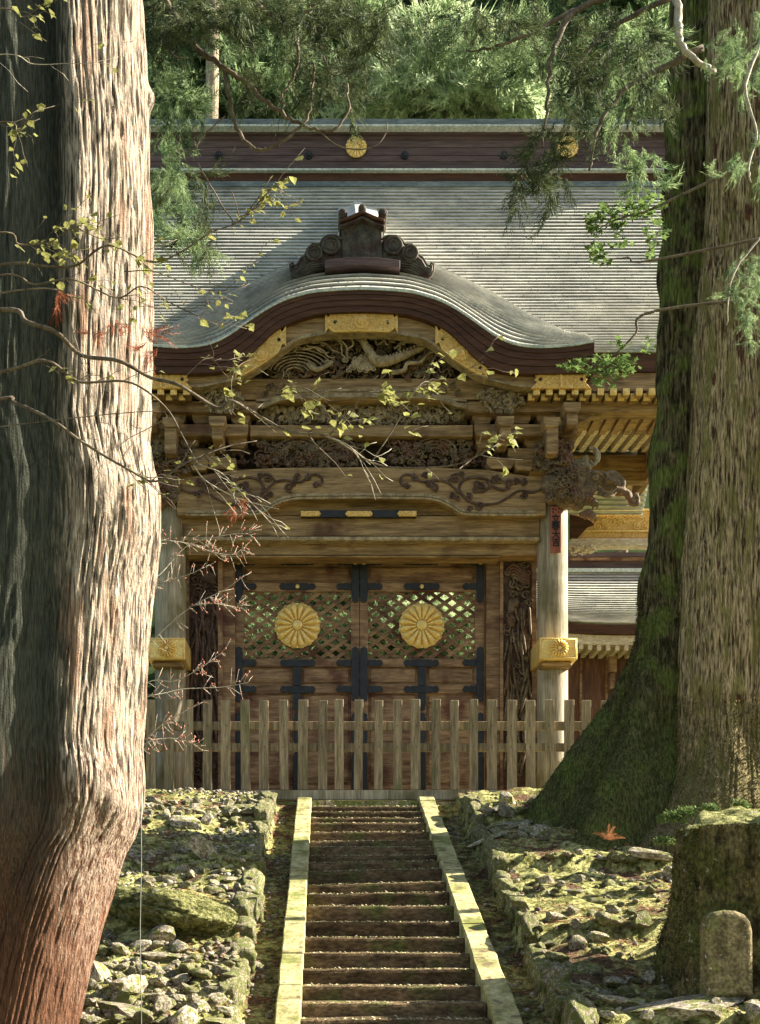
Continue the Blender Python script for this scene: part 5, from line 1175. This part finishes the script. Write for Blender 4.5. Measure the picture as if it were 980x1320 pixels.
# ------------------------------------------------------------------ cedar foliage built from needle sprays
def spray_template(seed, L=1.0, nb=9, nn=16, droop=.5, nl=.11, wd=.010):
    r = np.random.RandomState(seed); V = []; T = []
    def needle(p, d, l, w_):
        s = np.cross(d, r.normal(size=3)); s /= np.linalg.norm(s)+1e-9; b = len(V); V.extend([p-s*w_, p+s*w_, p+d*l]); T.append((b, b+1, b+2))
    for b in range(nb):
        t0 = b/nb; ang = r.uniform(-1, 1)*.95; el = r.uniform(-.45, .45)
        p = np.array([t0*L*.55, 0, -droop*.3*t0*t0*L]); d = np.array([cos(ang)*cos(el), sin(ang)*cos(el), sin(el)]); l = L*r.uniform(.35, .6)
        for k in range(nn):
            q = k/nn; pos = p+d*l*q+np.array([0, 0, -droop*l*q*q]); dd = d+np.array([0, 0, -2*droop*q]); dd /= np.linalg.norm(dd)
            for _ in range(2):
                o_ = r.normal(size=3); o_ -= dd*o_.dot(dd); o_ /= np.linalg.norm(o_); nd = dd*.85+o_*.5; nd /= np.linalg.norm(nd); needle(pos, nd, nl*r.uniform(.7, 1.2)*L, wd*L)
    return np.array(V), np.array(T)
TPL = [spray_template(i) for i in range(5)]                         # mid detail
TPF = [spray_template(20+i, nb=7, nn=8, nl=.24, wd=.020) for i in range(4)]   # coarse, for the far trees
TPN = [spray_template(40+i, nb=9, nn=11, nl=.20, wd=.011, droop=.9) for i in range(4)]  # fine, for near hanging boughs
def foliage(items, tpls, seed=0):
    r = np.random.RandomState(seed); VV = []; TT = []; base = 0
    for (p, s, yaw, pit) in items:
        v, t = tpls[r.randint(len(tpls))]; R = np.array((Matrix.Rotation(yaw, 3, 'Z') @ Matrix.Rotation(pit, 3, 'Y') @ Matrix.Rotation(r.uniform(0, 6.28), 3, 'X') @ Matrix.Identity(3)))
        VV.append((v*s)@R.T+np.array(p)); TT.append(t+base); base += len(v)
    return np.concatenate(VV), np.concatenate(TT)
def crown(parent, items, mt, tpls, seed=0, name='crown'):
    V, T = foliage(items, tpls, seed); off = wloc(parent); V -= np.array([off.x, off.y, off.z])
    return link(name, npmesh(name, V, T), mt, parent)
def conifer(px, Y, ytop, ybot, R, mt, n, seed, label, tr_px=None, size=1.6, zbase=None):
    r = random.Random(seed); x = wx(px, Y); z1, z0 = wz(ytop, Y), wz(ybot, Y); zb = outer(x, Y) if zbase is None else zbase
    t = thing('conifer', (x, Y, zb), label, 'tree', 'trees beyond the gate')
    tw = .2 if tr_px is None else tr_px
    m_ = MB(); m_.tube([(x, Y, zb-.3), (x+.05, Y, (zb+z1)/2), (x, Y, z1-.3)], [tw*1.2, tw, tw*.25], 12); m_.build('trunk', M['barkF'], t)
    items = []
    layers = max(5, int((z1-z0)/.9))
    for k in range(n):
        f_ = r.random()**.8; z = z0+(z1-z0)*f_; a = r.random()*6.28
        # boughs grouped into clumps
        ka = round(a*3.2+z*1.7)/3.2-z*.53; kz = round(z*1.15)/1.15
        a = ka+r.gauss(0, .16); z = kz+r.gauss(0, .22); f2_ = max(0, min(1, (z-z0)/(z1-z0)))
        rad = R*(1-f2_**1.6*.85)*(.35+.65*sqrt(r.random())); items.append(((x+rad*cos(a), Y+rad*sin(a)*.9, z-rad*.12), size*r.uniform(.6, 1.25), a+r.gauss(0, .4), r.uniform(.0, .7)))
    crown(t, items, mt, TPF, seed); return t
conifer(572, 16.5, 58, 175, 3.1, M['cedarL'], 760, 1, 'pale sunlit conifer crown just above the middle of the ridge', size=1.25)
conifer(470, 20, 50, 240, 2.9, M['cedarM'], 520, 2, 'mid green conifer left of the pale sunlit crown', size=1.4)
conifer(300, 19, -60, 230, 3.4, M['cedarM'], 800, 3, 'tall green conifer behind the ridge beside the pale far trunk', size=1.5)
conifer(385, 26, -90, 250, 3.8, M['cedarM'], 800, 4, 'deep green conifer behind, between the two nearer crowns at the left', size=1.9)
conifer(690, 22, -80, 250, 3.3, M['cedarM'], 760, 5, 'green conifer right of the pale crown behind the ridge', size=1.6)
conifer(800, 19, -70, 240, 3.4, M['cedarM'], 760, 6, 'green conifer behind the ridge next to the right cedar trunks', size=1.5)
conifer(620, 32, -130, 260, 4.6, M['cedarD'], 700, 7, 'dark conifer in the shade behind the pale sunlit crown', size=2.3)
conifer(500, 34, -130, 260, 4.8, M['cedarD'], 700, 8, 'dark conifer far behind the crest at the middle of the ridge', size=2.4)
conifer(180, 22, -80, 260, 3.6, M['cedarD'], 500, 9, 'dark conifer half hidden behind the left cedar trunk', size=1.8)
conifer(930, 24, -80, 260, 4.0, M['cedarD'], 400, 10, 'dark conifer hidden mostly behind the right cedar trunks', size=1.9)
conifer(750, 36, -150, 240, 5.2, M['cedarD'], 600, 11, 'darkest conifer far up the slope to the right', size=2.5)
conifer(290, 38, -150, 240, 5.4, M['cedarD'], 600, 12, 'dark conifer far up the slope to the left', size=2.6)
# tall bare trunk of a far cedar
Yt = 14.0; xt = wx(274, Yt); ft_ = thing('far_cedar', (xt, Yt, outer(xt, Yt)), 'tall straight pale cedar trunk rising behind the left end of the ridge', 'tree')
trunk('trunk', ft_, M['barkF'], np.linspace(outer(xt, Yt)-.3, 30, 120), lambda z: (xt+.01*z-.22, Yt), lambda t, z: .22-.002*z, 60, (.012, 7, .8, .01), 4.4)
crown(ft_, [((xt+random.gauss(0, 1.2), Yt+random.gauss(0, .8), 27+random.random()*6), 1.4, random.random()*6, .4) for _ in range(160)], M['cedarD'], TPF, 5)
# bushes on the slope behind the gate, seen through the lattice and under the rear eave
for i, (px, Y, py) in enumerate(((345, 15.5, 850), (400, 15, 862), (450, 16, 840), (500, 15, 830), (550, 15.5, 815), (600, 15, 840), (420, 18.5, 775), (560, 18.5, 765), (490, 19, 760), (340, 19, 770), (620, 18.8, 760), (760, 17, 790))):
    x = wx(px, Y); z = wz(py, Y); t = thing('bush', (x, Y, z-1.2), 'green bush on the slope behind the gate, glimpsed through the door lattice', 'bush', 'bushes glimpsed through the lattice')
    items = []
    for k in range(150):
        a = random.random()*6.28; e = random.random()*1.57; items.append(((x+1.2*cos(a)*cos(e), Y+.9*sin(a)*cos(e), z-1.0+1.7*sin(e)), random.uniform(.5, .9), a, random.uniform(-.6, .3)))
    crown(t, items, M['cedarL'] if i in (4, 7, 9) else M['cedarM'], TPF, i, 'leaves')
    MB().tube([(x, Y, outer(x, Y)-.2), (x+.1, Y, z-.2)], .05, 6).build('stem', M['barkF'], t)

# --- boughs of the two great cedars hanging into the picture
def bough(parent, px_pts, Y, r0, r1, mt='twig', name='branch', k=6, dY=0):
    pts = [P(x, y, Y+dY*i) for i, (x, y) in enumerate(px_pts)]; s_ = spl(pts, 5); n = len(s_)
    r_ = random.Random(int(px_pts[0][0]*7+px_pts[0][1])); s_ = [p+Vector((r_.gauss(0, 1), r_.gauss(0, 1), r_.gauss(0, 1)))*r0*.25 for p in s_]
    m_ = MB().tube(s_, [r0+(r1-r0)*i/n for i in range(n)], k); return m_.build(name, M[mt], parent), s_
def hang(parent, blobs, Y, mt, size, seed, tpl=None, dens=1.0, name='foliage', down=.9):
    """blobs: (px, py, rx, ry, n) clouds of drooping sprays"""
    r = random.Random(seed); items = []
    for (px, py, rx_, ry_, n) in blobs:
        for k in range(int(n*dens)):
            a = r.random()*6.28; q = sqrt(r.random()); x = px+rx_*q*cos(a); y = py+ry_*q*sin(a); yy = Y+r.gauss(0, .35)
            p = P(x, y, yy); items.append((tuple(p), size*r.uniform(.6, 1.2), r.uniform(0, 6.28), down+r.uniform(-.5, .5)))
    return crown(parent, items, mt, tpl or TPL, seed, name)
YH = -6.5
bough(rc, [(905,-20),(800,-8),(745,10),(715,60),(705,120),(700,190)], YH, .05, .012); bough(rc, [(745,10),(690,40),(640,60),(600,66)], YH, .03, .008)
bough(rc, [(905,60),(850,90),(800,120),(770,170),(760,220)], YH, .04, .01); bough(rc, [(880,-10),(800,30),(755,70),(740,100)], YH+.3, .035, .01)
hang(rc, [(715,120,18,80,14), (697,190,12,40,12), (745,70,50,60,16), (800,50,55,50,20), (840,100,30,70,18), (775,140,30,30,7), (690,225,22,18,7), (716,235,18,22,7), (600,10,70,14,10), (690,15,60,20,14)], YH, M['cedarD'], .42, 1, TPN)
hang(rc, [(660,70,42,50,22), (700,60,40,40,14), (820,40,40,40,16), (780,110,40,40,12), (560,30,60,26,14), (640,25,50,26,14)], YH+1.2, M['cedarM'], .5, 2, TPN)
hang(rc, [(805,165,30,34,5), (830,205,22,36,7)], YH, M['cedarM'], .36, 3, TPN)
# sprays in front of the right trunk
bough(rc, [(874,-10),(874,30),(880,62),(900,80),(922,92)], -6.6, .045, .03, 'twigp'); bough(rc, [(985,40),(962,110),(975,170),(965,215),(968,235)], -7.6, .02, .008, 'twigp'); bough(rc, [(985,300),(950,345),(940,380),(938,420)], -7.4, .012, .004, 'twigp')
hang(rc, [(935,60,32,28,20), (960,95,25,18,12), (985,30,30,40,10), (950,215,36,8,12), (985,190,20,20,8)], -7.4, M['cedarM'], .24, 4, TPN, down=.3)
hang(rc, [(960,365,24,34,24), (975,420,16,26,12), (985,340,16,20,8)], -7.4, M['cedarM'], .2, 5, TPN)
# left cedar: boughs over the ridge and beside the trunk
bough(lc, [(205,-14),(225,20),(255,62),(290,88),(318,108),(343,131),(365,147),(384,159),(410,168),(432,166),(450,140),(447,110)], -8.2, .032, .008)
bough(lc, [(290,88),(293,112),(297,138),(306,166),(320,186),(333,193),(350,190),(364,182),(386,165),(398,145),(402,120),(404,82)], -8.2, .022, .010); bough(lc, [(370,10),(385,60),(378,100),(360,128),(372,134)], -8.1, .02, .006)
bough(lc, [(315,-10),(345,16),(372,22),(400,12),(430,-12)], -8.4, .026, .012); bough(lc, [(395,-6),(410,50),(425,92),(440,98)], -8.3, .012, .004); bough(lc, [(210,40),(222,70),(243,75)], -8.3, .012, .004); bough(lc, [(410,168),(440,190),(480,190),(497,172),(499,158)], -8.2, .008, .004)
bough(lc, [(290,150),(262,175),(252,190),(248,178)], -8.4, .008, .003); bough(lc, [(255,210),(275,245),(300,285),(308,280),(303,258),(298,246)], -8.4, .008, .004)
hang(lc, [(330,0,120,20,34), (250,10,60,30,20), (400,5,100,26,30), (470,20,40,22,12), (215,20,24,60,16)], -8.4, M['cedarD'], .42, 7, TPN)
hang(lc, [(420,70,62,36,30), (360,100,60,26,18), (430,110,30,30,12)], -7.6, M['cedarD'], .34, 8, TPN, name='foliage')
hang(lc, [(215,105,26,50,16), (240,120,30,30,10), (330,60,60,40,14)], -7.4, M['cedarM'], .42, 9, TPN)
hang(lc, [(220,215,20,40,16), (225,265,30,38,18), (245,305,30,22,9), (205,250,10,80,14), (215,185,16,12,5)], -8.6, M['cedarM'], .27, 10, TPN)
hang(lc, [(232,250,40,60,30), (268,310,18,14,8)], -8.4, M['cedarD'], .27, 11, TPN)
hang(lc, [(150,424,42,9,6), (190,445,14,22,5), (76,375,6,18,3), (303,645,8,8,2)], -12.0, M['rust'], .16, 12, TPN, name='dead_foliage', down=.7)

# ------------------------------------------------------------------ leafy tree whose branches cross in front from the left
def leaf_mesh(seed, w_=.36, heart=True):
    r = random.Random(seed); n = 6; V = []; Fc = []
    prof = [0, .62, .95, .9, .62, .28, 0]; curl_ = r.uniform(-.25, .25)
    for i in range(n+1):
        t = i/n; z = -.18*t*t+curl_*t*(1-t)
        for s_ in (-1, 0, 1): V.append((t, s_*w_*prof[i]*r.uniform(.85, 1.1), z+abs(s_)*prof[i]*w_*r.uniform(-.1, .35)))
    for i in range(n):
        for s_ in (0, 1): a = i*3+s_; Fc.append((a, a+1, a+4, a+3))
    me = bpy.data.meshes.new('leaf'); me.from_pydata(V, [], Fc); me.materials.append(M['leaf']); return me
LM = [leaf_mesh(i, .38) for i in range(6)]
YT = -12.1
lt = thing('leafy_tree', (-3.9, YT, -3.1), 'slender tree with thin dark branches and yellow green leaves reaching in from the left', 'tree')
MB().tube(spl([(-3.9, YT, -3.2), (-3.95, YT, -1), (-3.85, YT, 1.4), (-3.9, YT+.1, 4), (-3.8, YT, 6)], 5), [.09-.003*i for i in range(21)], 10).build('trunk', M['twig'], lt)
bcount = 0
def leafy(px_pts, r0, nl=0, seg=(0.2, 1), lsz=(.05, .085), Y=YT, twigs=0, mt='twig', root=True):
    global bcount
    pts = [P(x, y, Y) for x, y in px_pts]
    if root: pts = [Vector((-3.88, YT, pts[0].z-.25))]+pts
    for i in range(1, len(pts)): pts[i] = pts[i]+Vector((0, random.uniform(-.12, .12), 0))
    s_ = spl(pts, 6); n = len(s_); m_ = MB().tube(s_, [r0*(1-.75*i/n) for i in range(n)], 6); r_ = random.Random(bcount*13+1); ends = []
    for k in range(twigs):
        i = int(n*r_.uniform(seg[0], seg[1])*.98); p = s_[min(i, n-1)]; a = r_.uniform(-1.1, 1.1); L = r_.uniform(.10, .34); pp = [p]
        d = (s_[min(i+1, n-1)]-s_[max(0, i-1)]).normalized(); d = (d+Vector((0, r_.uniform(-.6, .6), sin(a)*.9))).normalized()
        for q in range(4): pp.append(pp[-1]+d*L/4+Vector((r_.gauss(0, .008), r_.gauss(0, .01), r_.gauss(0, .012)-.004*q)))
        m_.tube(pp, [r0*.28, r0*.22, r0*.18, .0022, .0016], 4); ends += pp[2:]
    br = m_.build('branch', M[mt], lt); off = wloc(br); bcount += 1
    for k in range(int(nl*1.6)):
        if ends and r_.random() < .75: p = r_.choice(ends)
        else: p = s_[int(n*r_.uniform(seg[0], seg[1])*.99)]
        o = link('leaf', LM[r_.randrange(6)], None, br); o.location = Vector(p)-off+Vector((r_.gauss(0, .015), r_.gauss(0, .02), r_.gauss(0, .012)))
        s = r_.uniform(*lsz)*r_.choice((.6, .8, .95, 1.05)); o.scale = (s, s, s); o.rotation_euler = (r_.uniform(-.7, .7)+ .35, r_.uniform(-.3, .55), r_.uniform(-1.6, 1.6)+(pi if r_.random() < .3 else 0))
    return br
LSC = 1.25
leafy([(-10,330),(47,335),(93,333),(143,328),(194,333),(233,323),(271,302),(310,279),(349,259),(366,251)], .010, 52, (.15, 1), twigs=26)
leafy([(-10,300),(20,304),(60,300),(95,296),(130,308),(160,316)], .007, 38, (.3, 1), twigs=18)
leafy([(-10,355),(39,356),(97,368),(147,374),(186,381),(217,386),(252,399),(279,410)], .008, 26, (.3, 1), twigs=20)
leafy([(-10,388),(35,416),(74,430),(101,449),(155,469),(194,484),(233,504),(279,519),(301,526),(341,533),(373,556),(423,562),(483,592),(530,603),(590,606),(640,580)], .017, 10, (.5, 1), twigs=8)
leafy([(-10,480),(60,474),(85,476),(105,491),(160,494),(190,508),(215,522),(235,560),(255,598)], .012, 5, (.1, .6), twigs=7)
leafy([(-10,510),(15,514),(70,548),(110,575),(165,605),(200,618),(240,604),(290,575),(330,560)], .013, 16, (.55, .9), twigs=14, lsz=(.05, .08))
leafy([(330,528),(348,505),(370,500),(395,504),(425,512),(450,508)], .005, 16, (.1, 1), twigs=10, root=False, lsz=(.06, .09))
leafy([(425,560),(450,535),(470,518),(500,512),(545,505)], .005, 22, (.1, 1), twigs=12, root=False, lsz=(.06, .10))
leafy([(483,590),(510,548),(528,520),(548,498),(570,492),(600,478),(622,470)], .005, 20, (.1, 1), twigs=10, root=False, lsz=(.055, .09))
leafy([(590,606),(612,585),(628,575),(650,570),(668,560)], .004, 10, (.2, 1), twigs=7, root=False, lsz=(.06, .09))
leafy([(301,526),(300,500),(310,470),(330,452)], .004, 9, (.2, 1), twigs=6, root=False, lsz=(.05, .08))
leafy([(240,484),(262,465),(275,455),(268,440)], .003, 6, (.2, 1), twigs=4, root=False, lsz=(.05, .08))
leafy([(-10,150),(20,165),(45,158),(70,135)], .006, 16, (.2, 1), twigs=9, lsz=(.05, .08))
leafy([(-10,25),(30,22),(60,10),(85,-4)], .006, 14, (.2, 1), twigs=8, lsz=(.05, .08))
leafy([(-10,76),(40,74),(80,72),(115,78),(150,60)], .004, 2, (.2, 1), twigs=8, mt='twigp')
leafy([(160,350),(200,360),(240,370),(285,372),(325,330)], .004, 14, (.3, 1), twigs=12, root=False, lsz=(.04, .07))
leafy([(60,380),(90,420),(110,500),(118,560),(130,640),(145,760)], .006, 0, twigs=14)
leafy([(190,530),(160,560),(118,600)], .004, 0, twigs=8)
for pts in (([(250,600),(265,620),(300,636),(330,648),(360,660)]), ([(255,598),(285,610),(310,640),(345,666)]), ([(420,562),(445,580),(470,592),(482,590)])): leafy(pts, .0045, 3, twigs=9, mt='twigp', root=False)
# --- bare budding shrub behind the left trunk
YQ = -8.2
sh = thing('bare_shrub', (wx(120, YQ), YQ, ground_z(wx(120, YQ), YQ)), 'leafless shrub of pale twigs with red buds reaching out behind the left cedar', 'shrub')
MB().tube([(wx(120, YQ), YQ, -2.4), (wx(130, YQ), YQ, -.5), (wx(128, YQ), YQ, 1.2), (wx(140, YQ), YQ, 2.4)], [.03, .025, .018, .008], 7).build('stem', M['twig'], sh)
r_ = random.Random(3)
for pts in ([(140,730),(190,700),(215,697),(240,700),(265,705)], [(135,790),(190,760),(220,748),(245,740),(270,728)], [(140,860),(185,835),(215,808),(250,780),(290,760),(315,742)], [(140,930),(180,902),(215,893),(240,888),(285,886),(320,880)], [(140,920),(190,880),(225,878),(260,860),(285,842)], [(140,1000),(185,960),(215,952),(238,955),(255,962)], [(140,990),(185,955),(215,930),(262,905)], [(240,700),(275,712),(300,715),(315,705)], [(250,780),(275,778),(300,782),(312,784)], [(140,770),(200,745),(240,705),(290,690),(320,688)]):
    s_ = spl([P(x, y, YQ+r_.uniform(-.1, .1)) for x, y in pts], 6); n = len(s_); m_ = MB().tube(s_, [.007*(1-.7*i/n) for i in range(n)], 5); bd = MB()
    for k in range(26):
        i = r_.randrange(n//4, n); p = s_[i]; d = Vector((r_.uniform(0, 1), r_.uniform(-.5, .5), r_.uniform(-.9, .9))).normalized(); L = r_.uniform(.04, .17); e1 = p+d*L*.5+Vector((0, 0, r_.uniform(-.02, .02))); e = p+d*L
        m_.tube([p, e1, e], [.0028, .0022, .0015], 4)
        for q in (e1, e): 
            if r_.random() < .7: bd.ball(q, r_.uniform(.004, .008), 5, 4, (1, 1, 1.5))
    br = m_.build('branch', M['twigp'], sh); bd.build('buds', M['bud'], br, kind='stuff')
# --- green maple sprays by the right trunk
YG = -6.0
gm = thing('maple_tree', (5.6, YG, -1.4), 'young maple with fresh green leaf sprays in front of the right end of the roof', 'tree')
MB().tube([(5.6, YG, -1.8), (5.5, YG, 2), (5.3, YG-.1, 5), (5.1, YG, 7.5)], [.07, .06, .045, .02], 8).build('trunk', M['twig'], gm)
r_ = random.Random(8)
def maple(px_pts, blobs, root_z):
    pts = [Vector((5.3, YG-.1, root_z))]+[P(x, y, YG) for x, y in px_pts]; s_ = spl(pts, 5); n = len(s_); m_ = MB().tube(s_, [.02*(1-.85*i/n) for i in range(n)], 6)
    V = []; Fc = []
    for (px, py, rx_, ry_, nn) in blobs:
        for k in range(nn):
            a = r_.random()*6.28; q = sqrt(r_.random()); p = P(px+rx_*q*cos(a), py+ry_*q*sin(a), YG+r_.gauss(0, .12)); R = r_.uniform(.035, .06)
            nrm = Vector((r_.gauss(0, .5), r_.gauss(0, .6), 1)).normalized(); u = nrm.orthogonal().normalized(); v_ = nrm.cross(u); b = len(V); V.append(p)
            ph = r_.random()*6
            for j in range(10):
                rad = R if j % 2 == 0 else R*.45; t = ph+2*pi*j/10; V.append(p+u*cos(t)*rad+v_*sin(t)*rad-Vector((0, 0, .006)))
            Fc += [(b, b+1+j, b+1+(j+1) % 10) for j in range(10)]
    off = wloc(gm); br = m_.build('branch', M['twig'], gm); o = link('leaves', npmesh('leaves', [tuple(p-off) for p in V], Fc), M['maple'], br); tag(o, kind='stuff')
maple([(850,265),(820,275),(790,285),(770,296)], [(830,265,30,22,60), (780,290,26,16,60), (800,268,30,14,46), (765,285,14,14,26), (845,300,18,16,30)], 7.2)
maple([(845,335),(810,332),(780,336)], [(775,330,20,10,34), (766,318,12,8,18), (840,325,10,12,14), (800,312,16,8,18)], 6.0)
maple([(848,400),(820,430),(795,455),(765,470),(745,480)], [(770,470,36,14,80), (735,470,14,8,18), (800,470,26,14,50), (780,490,18,10,34), (838,445,10,12,12), (800,440,16,8,12)], 5.2)
# --- small plants at the roots of the right cedar
fo = None
cF = gp(773, 1088, 1) or P(773, 1088, -4.6)
V = []; Fc = []; V2 = []; F2 = []
for k in range(6):
    a = radians(25+22*k)+random.uniform(-.1, .1); L = random.uniform(.15, .27); d = Vector((cos(a), random.uniform(-.5, .1), sin(a))).normalized()
    m0 = Vector((0, 0, .02))
    for q in range(12):
        t = (q+1)/12; p = cF+Vector((.02, -.35, 0))+d*L*t+Vector((0, 0, -.06*t*t))
        for s_ in (-1, 1):
            e = (d*.6+Vector((-d.z, 0, d.x))*s_*.8).normalized(); b = len(V); l = .05*(1-t*.6); V += [p-d*.004, p+d*.004, p+e*l]; Fc.append((b, b+1, b+2))
    b = len(V); pA = cF+Vector((.02, -.35, 0)); V += [pA-Vector((.004, 0, 0)), pA+Vector((.004, 0, 0)), pA+d*L]; Fc.append((b, b+1, b+2))
o = link('fern', npmesh('fern', [tuple(p-cF) for p in V], Fc), M['fern']); o.location = cF; tag(o, 'orange dying fern standing on the moss before the right cedar roots', 'fern')
gf = gp(880, 1085, 1) or P(880, 1085, -6)
for i, (px, py, n, rz2) in enumerate(((868, 1050, 20, .2), (888, 1042, 14, .17), (915, 1035, 10, .12), (955, 1030, 9, .12), (856, 1078, 12, .14))):
    Y = -5.7; c = P(px, py, Y); V = []; Fc = []
    for k in range(n*26):
        a = random.random()*6.28; e = random.uniform(-.1, 1.2); rr2 = rz2*random.random()**.5; p = c+Vector((rr2*cos(a)*cos(e), rr2*sin(a)*cos(e)*.6, rr2*sin(e)*.7-.08)); R = .03
        d = Vector((random.gauss(0, 1), random.gauss(0, 1), random.gauss(0, .6))).normalized(); s = d.cross(Vector((0, 0, 1))).normalized()*.008; b = len(V); V += [p-s, p+s, p+d*R+s, p+d*R-s]; Fc += [(b, b+1, b+2), (b, b+2, b+3)]
    o = link('ground_plant', npmesh('ground_plant', [tuple(p-c) for p in V], Fc), M['maple']); o.location = c
    tag(o, ('leafy green plant at the right cedar foot, largest of the upper row', 'green plant tuft at the cedar foot just right of the largest one', 'small green tuft behind the left shoulder of the stump', 'small green tuft above the stump at the right edge', 'low green tuft on the moss below the other plants, left of the stump')[i], 'plant')
